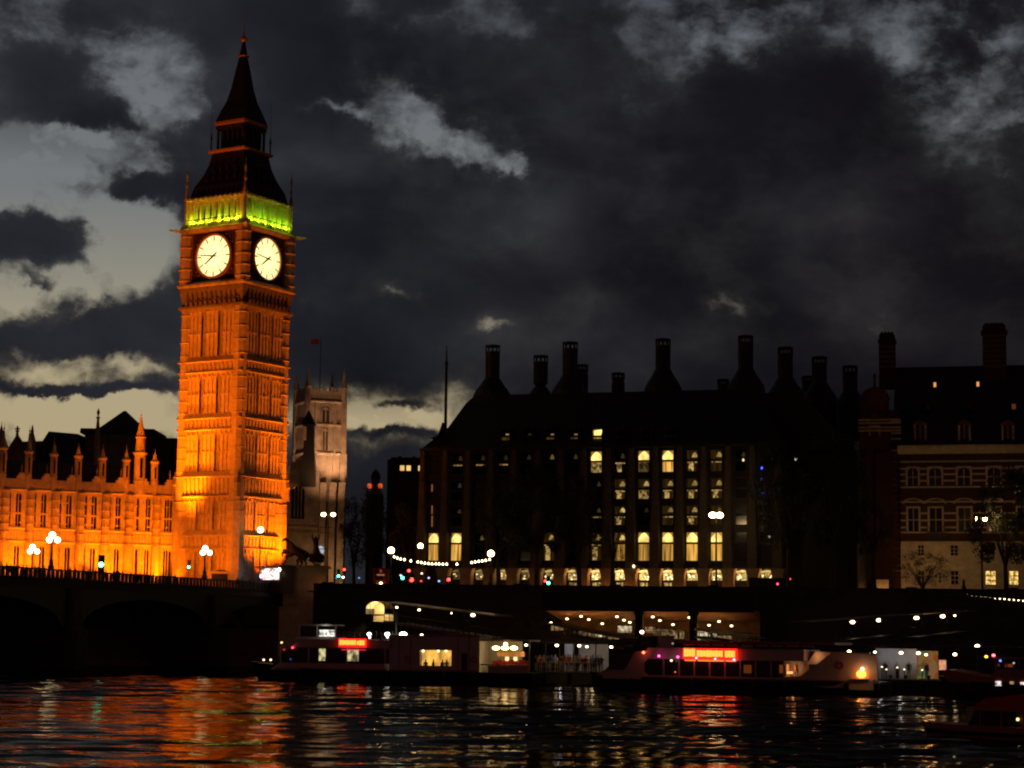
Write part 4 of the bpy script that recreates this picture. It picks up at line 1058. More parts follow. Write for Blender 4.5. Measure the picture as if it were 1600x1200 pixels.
# warm uplit gate wall at the foot of the corner block
GW = thing('gate_wall', 'low stone gate wall glowing orange at the foot of the brick building, dark gateway in the middle', 'gate wall', SF.o, SF.rz)
a, b, c_, d_ = sx_(1326, 920), sx_(1349, 920), sx_(1370, 920), sx_(1389, 920)
m = MB(); m.box(a, b, -1, -.4, 0, sz(915, 1350)); m.build('wall', PST, GW)
m = MB(); m.box(c_, d_, -1, -.4, 0, sz(906, 1380)); m.build('wall', PST, GW)
m = MB(); m.box(b, c_, -.8, -.5, 0, sz(922, 1360)); m.build('gate', BLACK, GW)
for px in (1338, 1380): point_light(SF.w(sx_(px, 920), -2.2, .7), 130, (1, .42, .10), .15)

# ------------------------------------------------------------------ far buildings in the gap
FF = Frame(602, 395, 690, 395, G)
far = thing('far_block', 'plain dark block left of the office building, with four small lit top floor windows', 'office block', FF.o, FF.rz)
fx_ = lambda px, py=760: FF.xz(px, py)[0]; fz = lambda py: FF.z(640, py)
m = MB(); m.box(0, fx_(690), 0, 20, 0, fz(718)); m.box(.6, fx_(684), 1, 19, fz(718), fz(714)); m.build('wall', BLACK, far)
for px in (628.5, 638.5, 657, 667): 
    m = MB(); x = fx_(px, 731); m.box(x - .55, x - .43, -.1, 0, fz(736), fz(727)); m.box(x + .43, x + .55, -.1, 0, fz(736), fz(727)); w_ = m.build('window', BLACK, far)
    g = MB(); g.box(x - .43, x + .43, -.06, -.004, fz(735.5), fz(727.5)); g.build('pane', emat('far_room_glow', (1, .60, .18), 1.1 if px != 628.5 else .9), w_)
m = MB()
for i in range(7): x = fx_(612 + i * 11, 716); m.box(x - .3, x + .3, 4, 5, fz(718), fz(712 - 2 * (i % 2)))
m.build('roof_plant', BLACK, far)
DF = Frame(574, 520, 600, 520, G)
dome = thing('domed_tower', 'slim dark domed tower in the gap, with two small red lights on its shoulders', 'domed tower', DF.o, DF.rz)
xm, _ = DF.xz(586, 750); dzz = lambda py: DF.z(586, py)
m = MB(); m.squares([(2.1, 0), (2.1, dzz(772)), (1.5, dzz(768))], xm, 2); m.build('wall', BLACK, dome)
m = MB(); m.lathe(xm, 2, [(1.1, dzz(768)), (1.1, dzz(748)), (1.35, dzz(747)), (1.25, dzz(742)), (.8, dzz(736)), (.25, dzz(734)), (.15, dzz(731))], 12); m.build('dome', SLATE, dome)
for px in (577, 594):
    x, z = DF.xz(px, 759); g = MB(); g.lathe(x, .8, [(.45, z - .6), (.6, z), (.45, z + .6)], 8); g.build('red_light', emat('red_obstruction_glow', (1, .12, .02), .75), dome)
# ------------------------------------------------------------------ trees
LEAF = mat('dark_foliage', (.035, .045, .02), .7, .5, 3)
BARK = mat('bark', (.06, .05, .04), .9, .3, 3)
CROWNS = {}
def crown_mesh(seed, n):
    if (seed, n) in CROWNS: return CROWNS[(seed, n)]
    r = random.Random(seed); vs, fs = [], []
    cl = []
    for _ in range(34):
        a, b = r.uniform(0, 6.283), r.uniform(-.75, 1)
        k = r.uniform(.45, .95); s = math.sqrt(max(0, 1 - b * b * .8))
        cl.append((k * s * math.cos(a), k * s * math.sin(a), b * .85, r.uniform(.16, .34)))
    for i in range(n):
        c = cl[i % len(cl)]
        while True:
            p = [r.uniform(-1, 1) for _ in range(3)]
            if p[0] ** 2 + p[1] ** 2 + p[2] ** 2 < 1: break
        q = Vector((c[0] + p[0] * c[3], c[1] + p[1] * c[3], c[2] + p[2] * c[3] * .8))
        u = Vector((r.gauss(0, 1), r.gauss(0, 1), r.gauss(0, 1))).normalized(); w = u.cross(Vector((r.gauss(0, 1), r.gauss(0, 1), r.gauss(0, 1)))).normalized()
        s = r.uniform(.018, .04); o = len(vs)
        vs += [tuple(q + u * s), tuple(q + w * s * .7), tuple(q - u * s), tuple(q - w * s * .7)]; fs.append((o, o + 1, o + 2, o + 3))
    me = bpy.data.meshes.new('crown'); me.from_pydata(vs, [], fs); me.materials.append(LEAF)
    CROWNS[(seed, n)] = me
    return me
def tree(px, Y, ytop, wpx, label, seed, n=5000, trunk=.28, zb=G):
    b = at(px, 900, Y); top = at(px, ytop, Y).z - zb; w = wpx / (FPX / Y) / 2
    t = thing('plane_tree', label, 'tree', (b.x, b.y, zb), seed * 1.3, 'trees along the embankment')
    r = random.Random(seed); m = MB(); ht = top * trunk
    m.tube([(0, 0, -.2), (.1, 0, ht * .5), (0, .1, ht * 1.2)], .42, 8, .28)
    for i in range(7):
        a = i * 2.4; m.tube([(0, .1, ht * (1 + .03 * i)), (w * .3 * math.cos(a), w * .3 * math.sin(a), ht + (top - ht) * .35), (w * .62 * math.cos(a + .3), w * .62 * math.sin(a + .3), ht + (top - ht) * (.5 + .3 * r.random()))], .16, 5, .04)
    m.build('trunk', BARK, t)
    c = bpy.data.objects.new('crown', crown_mesh(seed % 4, n)); COL.objects.link(c); c.parent = t
    hz2 = (top - ht * .75) / 2
    c.location = (0, 0, top - hz2 * .95); c.scale = (w, w, hz2)
    return t
tree(553, 372, 775, 50, 'small dark tree left of the gap, beside the pale church buttresses', 1, 3500)
tree(580, 350, 762, 60, 'dark tree under the domed tower with the red lights', 2, 3500)
tree(640, 346, 790, 75, 'broad dark tree in front of the plain dark block in the gap', 3, 4000)
tree(838, 302, 735, 115, 'wide dark tree hiding the middle office windows left of the lit column', 4, 9000)
tree(778, 304, 760, 75, 'dark tree before the office windows, just right of the right festoon lamp', 5, 4500)
tree(905, 303, 742, 72, 'dark tree beside the half hidden lit office windows, right of the widest tree', 6, 4200)
tree(958, 304, 775, 46, 'thin see-through tree in front of the speckled office windows', 7, 700)
tree(1232, 300, 690, 105, 'tall dark tree at the right end of the lit office arcade', 8, 6000)
tree(1300, 303, 668, 110, 'tallest dark tree between the office building and the brick building', 9, 6500)
tree(1442, 301, 862, 80, 'low bushy tree in front of the stone base of the brick building', 10, 2200, .2)
tree(1572, 297, 735, 110, 'dark tree at the right edge before the brick building', 11, 6500, .22)
tree(1366, 300, 775, 60, 'dark tree beside the orange lit gate wall', 12, 4000, .4)

# ------------------------------------------------------------------ street lamps
WARMG = emat('warm_globe_glow', (1, .66, .30), 16)
PALEG = emat('pale_globe_glow', (1, .80, .42), 9)
def globe_part(par, x, y, z, r, mt):
    g = MB(); g.sphere(x, y, z, r, 14); g = g.build('globe', mt, par, True); return g
def post(par, h, r=.12, base=True):
    m = MB(); m.lathe(0, 0, ([(r * 3.2, 0), (r * 3.2, .35), (r * 2.2, .5), (r * 2, 1.1), (r * 1.3, 1.3)] if base else [(r * 1.4, 0)]) + [(r, h * .6), (r * .7, h)], 10); m.build('post', IRON, par)
def three_globe(px, py, base, label, s=1.0):
    t = thing('bridge_lamp', label, 'street lamp', base, BRZ, 'triple globe lamps on the bridge')
    h = at(px, py, base.y).z - base.z
    post(t, h - .35, .13)
    m = MB()
    for a in (0, 2.094, 4.189):
        x, y = .62 * math.cos(a), .62 * math.sin(a); m.tube([(0, 0, h - 1.0), (x * .7, y * .7, h - 1.15), (x, y, h - .75)], .05, 5)
    m.build('bracket', IRON, t)
    globe_part(t, 0, 0, h, .43, PALEG)
    for a in (0, 2.094, 4.189): globe_part(t, .68 * math.cos(a), .68 * math.sin(a), h - .62, .38, PALEG)
    for a in ((.9,) if s < 1 else ()): pass
    return t
def on_par(px, off):
    """distance along the bridge of the point of a parapet seen in a photo column"""
    d = ray(px, 880); k = d.x / d.y; p = BA + bn * off
    return (k * p.y - p.x) / (bd.x - k * bd.y)
for px, py, off, lab in ((80, 836, 0, 'brightest triple globe lamp on the near parapet at the left edge'), (320, 857, 0, 'triple globe lamp in front of the clock tower foot'),
                         (50, 855, -25.5, 'lower triple globe lamp on the far parapet at the left edge'), (260, 872, -25.5, 'small triple globe lamp near the left corner of the clock tower')):
    tt = on_par(px, off); three_globe(px, py, bw(tt, off, DECK + (1.32 if off == 0 else 0)), lab)
def single(px, py, Y, zb, lab, r=.42, mt=WARMG, grp='single globe lamps', ironpost=True):
    p = at(px, py, Y); t = thing('globe_lamp', lab, 'street lamp', (p.x, p.y, zb), 0, grp); h = p.z - zb
    post(t, h - r * .7, .10, ironpost)
    m = MB(); m.lathe(0, 0, [(.05, h - r * 1.3), (.26, h - r * 1.05), (.22, h - r * .85)], 10); m.build('collar', IRON, t)
    globe_part(t, 0, 0, h, r, mt); return t
def wallY(px): return EW.w(EW.x(px, 915), 0, 0).y
single(407, 828, 316, G, 'tall single globe lamp in front of the brightest face of the clock tower', .5, PALEG)
S1 = single(611, 860, wallY(611), 12.3, 'globe lamp at the left end of the festoon string on the embankment wall', .48)
S2 = single(767, 865, wallY(767), 12.3, 'globe lamp at the right end of the festoon string on the embankment wall', .48)
single(657, 853, 318, G, 'small globe lamp between the festoon string and the far dark block', .42)
def twin(px, py, Y, lab, sep=13, mt=WARMG, r=.42):
    p = at(px, py, Y); s = FPX / Y; t = thing('twin_lamp', lab, 'street lamp', (p.x, p.y, G), 0, 'twin arm street lamps'); h = p.z - G; a = sep / s / 2
    post(t, h - .2, .13)
    m = MB(); m.tube([(-a, 0, h + .3), (-a * .5, 0, h + .45), (0, 0, h - .1), (a * .5, 0, h + .45), (a, 0, h + .3)], .06, 6); m.build('arm', IRON, t)
    for q in (-a, a):
        g = MB(); g.sphere(q, 0, h, r, 12, .75); g.build('globe', mt, t, True)
    return t
twin(513, 804, 338, 'twin lamp in front of the pale church buttresses', 15)
twin(1119, 805, 300, 'twin lamp before the right-hand lit office windows', 11, emat('warm_bright_globe_glow', (1, .66, .28), 40), .55)
twin(1533, 811, 300, 'twin lamp beside the brick building at the right edge', 11, emat('bright_globe_glow', (1, .60, .21), 95), .36)
# a mast with cross arms by the statue
p = at(513, 822, 330)
t = thing('signal_mast', 'thin mast with two cross bars behind the statue', 'mast', (p.x, p.y, G)); m = MB(); m.lathe(0, 0, [(.12, 0), (.09, p.z - G)], 8)
m.build('pole', IRON, t); m = MB()
for py, a, b in ((824, -6.3, .6), (832, -6.3, .6), (858, -1.6, 0)): z = at(513, py, 330).z - G; m.box(a, b, -.06, .06, z - .06, z + .06)
m.build('cross_bar', IRON, t)

# ------------------------------------------------------------------ festoon strings
BULBM = emat('festoon_bulb_glow', (1, .80, .42), 9)
def festoon(pts, lab, bulbs):
    t = thing('festoon_string', lab, 'festoon lights', pts[0], 0, 'festoon light strings along the river wall')
    o = Vector(pts[0]); m = MB(); m.tube([Vector(q) - o for q in pts], .03, 5); m.build('cable', BLACK, t)
    me = None
    for q in bulbs:
        if me is None:
            b = MB(); b.sphere(0, 0, -.12, .155, 8, .8); b.lathe(0, 0, [(.05, -.02), (.05, .1)], 6); b0_ = b.build('bulb', BULBM, t); me = b0_
        else:
            b0_ = me.copy(); COL.objects.link(b0_); b0_.parent = t
        b0_.location = Vector(q) - o
def fpt(px, py): return at(px, py, wallY(px) - .1)
L1 = [(614, 867), (628, 872), (643, 876), (655, 878), (675, 880), (700, 881)]
festoon([fpt(*p_) for p_ in L1] + [fpt(714, 882), fpt(735, 878), fpt(750, 876), fpt(766, 872)], 'festoon string of small bulbs sagging between the two globe lamps on the river wall',
        [fpt(*p_) for p_ in ((616, 869), (621, 871), (626, 872.5), (632, 873.5), (642, 875.5), (653, 877), (658.5, 878), (664, 879), (669.5, 879.5), (675, 880), (681, 880), (686, 880.2), (692, 880.5), (698, 880.7), (714, 880.5), (737, 878), (742.5, 877), (748, 876.2), (753.5, 875.5), (759, 874.5), (765, 873.2))])
L2 = [(1508, 926.5)] + [(1508 + 8.2 * i, 927 + 7.8 * (i / 11) ** .8 * 1.25) for i in range(1, 14)]
festoon([fpt(*p_) for p_ in L2], 'festoon string of bulbs at the right edge above the river wall', [fpt(1511 + 7.3 * i, 928.2 + 9.2 * (i / 12) ** .85) for i in range(14)])
q = fpt(1506, 926); t = thing('festoon_post', 'short dark post holding the festoon string at the right edge', 'post', (q.x, q.y, 12.3)); post(t, q.z - 12.3 + .4, .1)

# ------------------------------------------------------------------ traffic lights, vehicles, kiosks
def traffic_light(px, py, Y, colr, lab, zb=G, k=1.0, s=8):
    p = at(px, py, Y); t = thing('traffic_light', lab, 'traffic light', (p.x, p.y, zb), 0, 'traffic signals on the road'); h = p.z - zb
    i = {'red': 0, 'amber': 1, 'green': 2}[colr]
    post(t, h - .4 + (i * .35 - .7), .06, False)
    zc3 = h + i * .34
    m = MB(); m.box(-.2 * k, .2 * k, 0, .25, zc3 - .95 * k, zc3 + .3 * k); m.build('housing', BLACK, t)
    for j in range(3):
        g = MB(); z = zc3 - .34 * j
        g.loft([[(.15 * k * math.cos(a * .5236), y, z + .15 * k * math.sin(a * .5236)) for a in range(12)] for y in (-.03, -.005)])
        cc_ = {'red': (1, .03, .02), 'green': (.05, 1, .5)}.get(colr)
        g.build('lens', emat('signal_glow_' + colr, cc_, s) if j == i else GLASS, t)
    m = MB()
    for j in range(3): z = zc3 - .34 * j; m.box(-.17 * k, .17 * k, -.22, -.035, z + .155 * k, z + .175 * k)
    m.build('visor', BLACK, t); return t
def lamp_thing(px, py, Y, zb): pass
bt = lambda px, off: bw(on_par(px, off), off)
traffic_light(158, 882, bt(158, -6).y, 'green', 'bright green traffic light on the bridge before the palace wing', DECK, 2.2, 30)
traffic_light(295, 886, bt(295, -8).y, 'green', 'small green traffic light left of the lamp at the clock tower foot', DECK, 1.3, 14)
for px, py, c_, lab, k in ((529, 900, 'green', 'green traffic light just right of the statue pedestal', 1.3), (538, 890, 'red', 'red traffic light above a green one, right of the statue pedestal', 1.2),
                      (629, 903, 'green', 'green traffic light under the festoon string', 1.7), (639, 892, 'red', 'upper red traffic light under the festoon string', 1.5), (643, 906, 'red', 'large glowing red traffic light under the festoon string', 2.2),
                      (701, 906, 'red', 'red traffic light at the end of the first bulbs', 1.8), (857, 911, 'green', 'green traffic light before the left end of the lit arcade', 1.6), (852, 908, 'red', 'dim red traffic light before the left end of the lit arcade', 1.2)):
    traffic_light(px, py, 303 + (px % 7) * .6, c_, lab, G, k * .95, 14)
TYRE = mat('tyre_rubber', (.015, .015, .015), .9, 0)
def vehicle(px, Y, L_, H_, Wd, body, lab, cat, name, rz=0, lights=()):
    p = at(px, 900, Y); t = thing(name, lab, cat, (p.x, p.y, G), rz)
    m = MB(); m.loft([[(x, y, z) for x, z in ((-L_ / 2, .35), (L_ / 2, .35), (L_ / 2, H_ * .55), (L_ / 2 - .25, H_ - .12), (L_ / 2 - .45, H_), (-L_ / 2 + .2, H_), (-L_ / 2, H_ - .15))] for y in (-Wd / 2, Wd / 2)]); m.build('body', body, t)
    g = MB(); g.box(-L_ / 2 + .4, L_ / 2 - .9, -Wd / 2 - .01, -Wd / 2 + .02, H_ * .55, H_ - .35); g.build('side_window', GLASS, t)
    for x in (-L_ * .3, L_ * .3):
        for y in (-1, 1):
            w = MB(); w.loft([[(x + .45 * math.cos(a * .4488), y * Wd / 2 + o, .45 + .45 * math.sin(a * .4488)) for a in range(14)] for o in (-.12, .02)]); w.build('wheel', TYRE, t)
    for x, y, z, r, c_, s_, nm in lights:
        g = MB(); g.sphere(x, y, z, r, 8); g.build(nm, emat(nm + '_glow', c_, s_), t)
    return t
vehicle(347, 318, 3.9, 3.4, 2, mat('beige_van_paint', (.30, .26, .17), .4, .15, 1), 'pale box van parked at the foot of the clock tower', 'van', 'box_van')
vehicle(597, 322, 2.5, 4.3, 7, mat('bus_red', (.25, .02, .015), .4, .1, 1), 'dark bus facing the viewer in the gap, a headlight and dim destination lights showing', 'bus', 'bus', 0,
        ((.05, -3.55, 1.75, .26, (1, .75, .35), 14, 'headlight'), (-.6, -3.55, 1.75, .1, (1, .6, .25), .6, 'headlight')))
m_ = [o for o in bpy.data.objects if o.name == 'bus'][0]
g = MB(); g.box(-.62, .62, -3.56, -3.51, 3.05, 3.3); g.build('destination_blind', emat('blind_glow', (1, .30, .16), .33), m_)
g = MB(); g.box(-.2, .2, -3.56, -3.51, 3.55, 4.05); g.build('upper_front_lamp', emat('front_lamp_glow', (1, .12, .06), .22), m_)
vehicle(1208, 301, 7.5, 2.85, 2.4, BLACK, 'low dark coach with red rear lights at the right end of the arcade', 'coach', 'coach', 0,
        ((2.4, -1.25, 2.72, .14, (1, .05, .08), 2.5, 'marker_light'), (.5, -1.25, 1.95, .16, (1, .05, .12), 5, 'tail_light')))
for px, py, c_, s_, lab in ((561, 903, (.25, .5, 1), .8, 'faint blue light low in the gap'), (686, 908, (.25, .5, 1), 2.2, 'small blue light under the festoon string'), (670, 903, (.6, .5, 1), 2.2, 'small violet light under the festoon string'), (659, 896, (1, .7, .45), 3, 'small warm light under the festoon string'), (626, 899, (.85, .9, 1), 1.6, 'small white light above the green signal under the festoon'),
                            (658, 908, (1, .08, .06), 2, 'small red light low under the festoon string'), (536, 902, (1, .85, .65), 10, 'small white light beside the green signal by the pedestal'), (526, 903, (.15, .4, 1), 1, 'small blue light beside the green signal by the pedestal'), (1074, 918, (.3, .75, 1), 5, 'small blue screen at the foot of the lit arcade')):
    p = at(px, py, 306); t = thing('bollard_light', lab, 'light', (p.x, p.y, G)); post(t, p.z - G - .1, .05, False); g = MB(); g.sphere(0, 0, p.z - G, .17, 8, .8); g.build('lamp', emat('bollard_glow', c_, s_), t)
p = at(1045, 921, 302); t = thing('lit_poster_stand', 'small square bright white poster box in front of the lit arcade', 'poster box', (p.x, p.y, G)); m = MB(); m.box(-.5, .5, 0, .2, 0, p.z - G + .55); m.build('frame', BLACK, t); g = MB(); g.box(-.43, .43, -.03, -.004, p.z - G - .38, p.z - G + .42); g.build('panel', emat('poster_glow', (1, .93, .72), 1.6), t)
# souvenir kiosk, brightly lit, at the tower foot
KF = Frame(404, 318, 440, 314, G)
k = thing('souvenir_kiosk', 'small souvenir kiosk with bright cluttered front and blue lamp, left of the pedestal', 'kiosk', KF.o, KF.rz)
kw = KF.L; zt, zb3 = KF.z(420, 887), 0
m = MB(); m.box(0, kw, .5, 2.6, 0, zt); m.box(-.2, kw + .2, -.6, 2.7, zt, zt + .2); m.box(kw - .35, kw + .1, -.2, .5, 0, zt + .0); m.build('stall', BLACK, k)
def speck(name, cols, sc_, s):
    m = bpy.data.materials.new(name); m.use_nodes = True; t = m.node_tree; n = t.nodes; l = t.links; n.remove(n['Principled BSDF']); e = n.new('ShaderNodeEmission'); l.new(e.outputs[0], n['Material Output'].inputs[0])
    c = n.new('ShaderNodeTexCoord'); v = n.new('ShaderNodeTexVoronoi'); v.inputs['Scale'].default_value = sc_; l.new(c.outputs['Object'], v.inputs['Vector'])
    sp_ = n.new('ShaderNodeSeparateColor'); l.new(v.outputs['Color'], sp_.inputs[0]); r = n.new('ShaderNodeValToRGB'); r.color_ramp.interpolation = 'CONSTANT'; el_ = r.color_ramp.elements
    while len(el_) < len(cols): el_.new(.5)
    for i, cc_ in enumerate(cols): el_[i].position = i / len(cols); el_[i].color = (*cc_, 1)
    l.new(sp_.outputs[0], r.inputs[0]); l.new(r.outputs[0], e.inputs[0]); e.inputs[1].default_value = s; return m
g = MB(); g.box(.3, kw - .5, .40, .48, zt - 1.9, zt - .1); g.build('lit_display', speck('souvenir_display', [(1, .9, .85), (1, .35, .3), (.25, .08, .08), (1, .95, .95), (.9, .7, .6), (1, 1, 1)], 3.2, 1.5), k)
g = MB(); g.sphere(.45, .1, zt - 1.3, .3, 10); g.build('blue_lamp', emat('blue_lamp_glow', (.35, .45, 1), 7), k)
g = MB(); g.sphere(kw - .25, -.3, zt - .35, .26, 10); g.build('corner_lamp', emat('corner_lamp_glow', (1, .85, .55), 9), k)

# ------------------------------------------------------------------ statue on its pedestal
QF = Frame(441, 317, 512, 317, 8)
pd = thing('pedestal', 'broad pale stone pedestal under the dark statue, an orange lit corner on its right', 'pedestal', QF.o, QF.rz)
pst = mat('pedestal_stone', (.30, .25, .18), .85, .3, .6)
m = MB(); z0, z1 = 0, QF.z(476, 884); W_ = QF.L
m.box(.2, W_ - .2, 0, 3.6, 0, z1 - .35); m.box(-.2, W_ + .2, -.4, 4, z1 - .35, z1 - .1); m.box(.1, W_ - .1, -.1, 3.7, z1 - .1, z1 + .1); m.box(-.3, W_ + .3, -.5, 4.1, -8, 1.2); m.build('plinth', pst, pd)
point_light(QF.w(W_ * .86, -1.5, z1 - 3.0), 22, (1, .30, .06), .3); point_light(QF.w(1.4, -3.2, z1 - 1.3), 14, (1, .75, .45), .3)
def skin_mesh(name, nodes, edges, sub=1, fat=1.0):
    me = bpy.data.meshes.new(name + '_base'); me.from_pydata([n[0] for n in nodes], edges, [])
    o = bpy.data.objects.new(name + '_base', me); COL.objects.link(o)
    o.modifiers.new('skin', 'SKIN')
    for i, v in enumerate(me.skin_vertices[0].data): r = nodes[i][1]; v.radius = (r * fat, r * fat) if not isinstance(r, tuple) else (r[0] * fat, r[1] * fat); v.use_root = (i == 0)
    s = o.modifiers.new('sub', 'SUBSURF'); s.levels = sub; s.render_levels = sub
    dg = bpy.context.evaluated_depsgraph_get(); ev = o.evaluated_get(dg)
    out = bpy.data.meshes.new_from_object(ev); out.name = name
    bpy.data.objects.remove(o); bpy.data.meshes.remove(me)
    return out
def chain(nodes, edges, pts, start=None):
    prev = start
    for p, r in pts:
        nodes.append((p, r)); i = len(nodes) - 1
        if prev is not None: edges.append((prev, i))
        prev = i
    return prev
# local frame of the statue: x right, faces left, z up
sg = thing('chariot_statue', 'dark bronze statue of two rearing horses pulling a chariot with a standing robed figure', 'statue', QF.w(0, 1.8, z1 + .1), QF.rz)
def horse(dy, lift, dx=0.0):
    n, e = [], []
    chain(n, e, [((2.9, dy, 1.7), .50), ((2.1, dy, 2.2), .48), ((1.35, dy, 2.8 + lift), .52), ((.95, dy, 3.45 + lift), .38), ((.75, dy, 4.05 + lift), .27), ((.35, dy, 4.25 + lift), .22), ((-.15, dy, 3.85 + lift), .14)])
    chain(n, e, [((3.1, dy + .3, 1.2), .30), ((2.8, dy + .3, .8), .2), ((3.15, dy + .3, .45), .14), ((3.0, dy + .3, .05), .16)], 0)
    chain(n, e, [((2.9, dy - .3, 1.2), .30), ((2.35, dy - .3, .8), .2), ((2.6, dy - .3, .45), .14), ((2.4, dy - .3, .05), .16)], 0)
    chain(n, e, [((.85, dy + .25, 2.3 + lift), .24), ((.1, dy + .25, 2.55 + lift), .16), ((.15, dy + .25, 1.95 + lift), .12)], 2)
    chain(n, e, [((.7, dy - .25, 2.1 + lift), .24), ((-.1, dy - .25, 2.0 + lift), .16), ((.1, dy - .25, 1.45 + lift), .12)], 2)
    chain(n, e, [((3.45, dy, 1.95), .16), ((3.75, dy, 1.4), .18), ((3.8, dy, .8), .08)], 0)
    n = [((p[0] + dx, p[1], p[2]), r) for p, r in n]
    me = skin_mesh('horse', n, e, 2, 1.2); me.materials.append(BRONZE); o = bpy.data.objects.new('horse', me); COL.objects.link(o); o.parent = sg
horse(-.7, -.55, .5); horse(.8, .0, -.35)
n, e = [], []
chain(n, e, [((5.2, 0, 1.6), .62), ((5.15, 0, 2.4), .5), ((5.1, 0, 3.1), .38), ((5.1, 0, 3.75), .48), ((5.05, 0, 4.15), .2), ((5.0, 0, 4.45), .27), ((5.0, 0, 4.7), .2)])
chain(n, e, [((4.75, -.5, 4.0), .18), ((4.5, -.8, 4.6), .13), ((4.55, -.9, 5.15), .1)], 3); chain(n, e, [((5.3, .5, 4.0), .18), ((5.5, .8, 4.6), .13), ((5.3, .9, 5.15), .1)], 3)
chain(n, e, [((5.5, 0, 1.0), .6), ((5.6, 0, .7), .5)], 0)
me = skin_mesh('robed_figure', n, e, 2, 1.15); me.materials.append(BRONZE); o = bpy.data.objects.new('robed_figure', me); COL.objects.link(o); o.parent = sg
m = MB(); m.prism_xz([(4.2, .55), (6.3, .55), (6.4, 1.5), (6.0, 2.0), (5.2, 1.6), (4.4, 2.0), (4.1, 1.4)], -.9, .9); m.tube([(4.2, 0, .8), (2.5, 0, 1.2)], .09, 6); m.build('chariot', BRONZE, sg)
for y in (-1.1, 1.1):
    m = MB(); P = lambda r, i, yy: (5.3 + r * math.cos(i * math.pi / 10), yy, .75 + r * math.sin(i * math.pi / 10))
    m.loft([[P(.62, i, y - .08) for i in range(20)], [P(.76, i, y - .08) for i in range(20)], [P(.76, i, y + .08) for i in range(20)], [P(.62, i, y + .08) for i in range(20)], [P(.62, i, y - .08) for i in range(20)]], True, False)
    for i in range(4): a = i * math.pi / 4; m.tube([(5.3 - .65 * math.cos(a), y, .75 - .65 * math.sin(a)), (5.3 + .65 * math.cos(a), y, .75 + .65 * math.sin(a))], .05, 5)
    m.build('wheel', BRONZE, sg)

# ------------------------------------------------------------------ people
SKINM = mat('skin', (.42, .26, .19), .6, 0)
def person_mesh(kind, top, legs):
    n, e = [], []
    st = .11 if kind != 2 else .2
    chain(n, e, [((0, 0, .95), .15), ((0, 0, 1.18), (.17, .12)), ((0, 0, 1.40), (.20, .12)), ((0, 0, 1.50), .07), ((0, -.02, 1.58), .085), ((0, -.03, 1.67), .105), ((0, -.02, 1.75), .075)])
    for s in (-1, 1):
        chain(n, e, [((s * .1, 0, .88), .11), ((s * st, -.03 * s if kind == 2 else -.01, .48), .075), ((s * st, .02, .09), .055), ((s * st, -.13, .04), .045)], 0)
        if kind == 1 and s == 1: chain(n, e, [((s * .23, 0, 1.36), .06), ((s * .26, -.14, 1.14), .05), ((s * .16, -.32, 1.32), .04), ((s * .13, -.36, 1.42), .04)], 2)
        elif kind == 2: chain(n, e, [((s * .23, 0, 1.36), .06), ((s * .29, -.05, 1.1), .05), ((s * .1, -.2, 1.02), .04), ((s * .05, -.24, 1.02), .04)], 2)
        else: chain(n, e, [((s * .23, 0, 1.36), .06), ((s * .29, .03, 1.1), .05), ((s * .28, -.06, .86), .04), ((s * .27, -.1, .78), .04)], 2)
    me = skin_mesh('person', n, e, 1)
    for q in (top, legs, SKINM, BLACK): me.materials.append(q)
    for p in me.polygons:
        c = p.center; p.use_smooth = True
        p.material_index = 3 if (c.z > 1.70 or (c.z > 1.6 and c.y > .01)) else 2 if c.z > 1.5 or (abs(c.x) > .2 and c.z < .84) else 0 if c.z > .88 else 3 if c.z < .1 else 1
    return me
CLO = {'dark': (.03, .03, .035), 'red': (.45, .04, .03), 'cream': (.6, .52, .42), 'blue': (.08, .13, .3), 'green': (.06, .3, .15), 'orange': (.5, .2, .06), 'grey': (.22, .22, .23)}
CM_ = {k: mat('cloth_' + k, v, .9, .15, 6) for k, v in CLO.items()}
PM = {(c, k): person_mesh(k, CM_[c], CM_['dark'] if c != 'dark' else CM_['grey']) for c in CLO for k in (0, 1, 2)}
def person(loc, rz, col, kind, lab, grp, s=1.0):
    o = bpy.data.objects.new('person', PM[(col, kind)]); COL.objects.link(o); o.location = loc; o.rotation_euler = (0, 0, rz); o.scale = (s, s, s)
    return tag(o, lab, 'person', grp)
rp = random.Random(11)
bpx = [4, 11, 17, 23, 28, 36, 42, 55, 61, 69, 96, 103, 110, 118, 131, 139, 150, 166, 178, 184, 192, 205, 213, 220, 229, 240, 274, 283, 372, 379, 384, 391, 398]
for i, px in enumerate(bpx):
    off = rp.choice((-1.0, -1.6, -2.2)); q = bt(px, off)
    person(Vector((q.x, q.y, DECK)), rp.uniform(0, 6.28), rp.choice(('dark', 'dark', 'grey', 'blue')), i % 3, 'dark silhouetted person behind the bridge parapet', 'people crossing the bridge', rp.uniform(.92, 1.08) * (1.06 if i % 3 else 1.0))
# ------------------------------------------------------------------ pier undercroft at the river wall
UF = Frame(852, 274, 1175, 268, 0, 955)
und = thing('pier_pavilion', 'long open pavilion under the embankment, glowing sloped ceiling set with round lamps above shop fronts', 'pavilion', UF.o, UF.rz)
ux = lambda px, py=955, dep=0: UF.xz(px, py, dep)[0]
uzt = UF.z(1000, 955); uzb = 5.2; DEP = 12
CEIL = mat('ceiling_boards', (.45, .22, .09), .8, .25, 1, streak=.1)
m = MB(); Lu = UF.L
m.add([(0, 0, uzt), (Lu, 0, uzt), (Lu, DEP, uzt - 1.25), (0, DEP, uzt - 1.25), (0, 0, uzt + .25), (Lu, 0, uzt + .25), (Lu, DEP, uzt + .25), (0, DEP, uzt + .25)], [(0, 1, 2, 3), (4, 5, 6, 7), (0, 1, 5, 4), (1, 2, 6, 5), (3, 2, 6, 7), (0, 3, 7, 4)]); m.build('ceiling', CEIL, und)
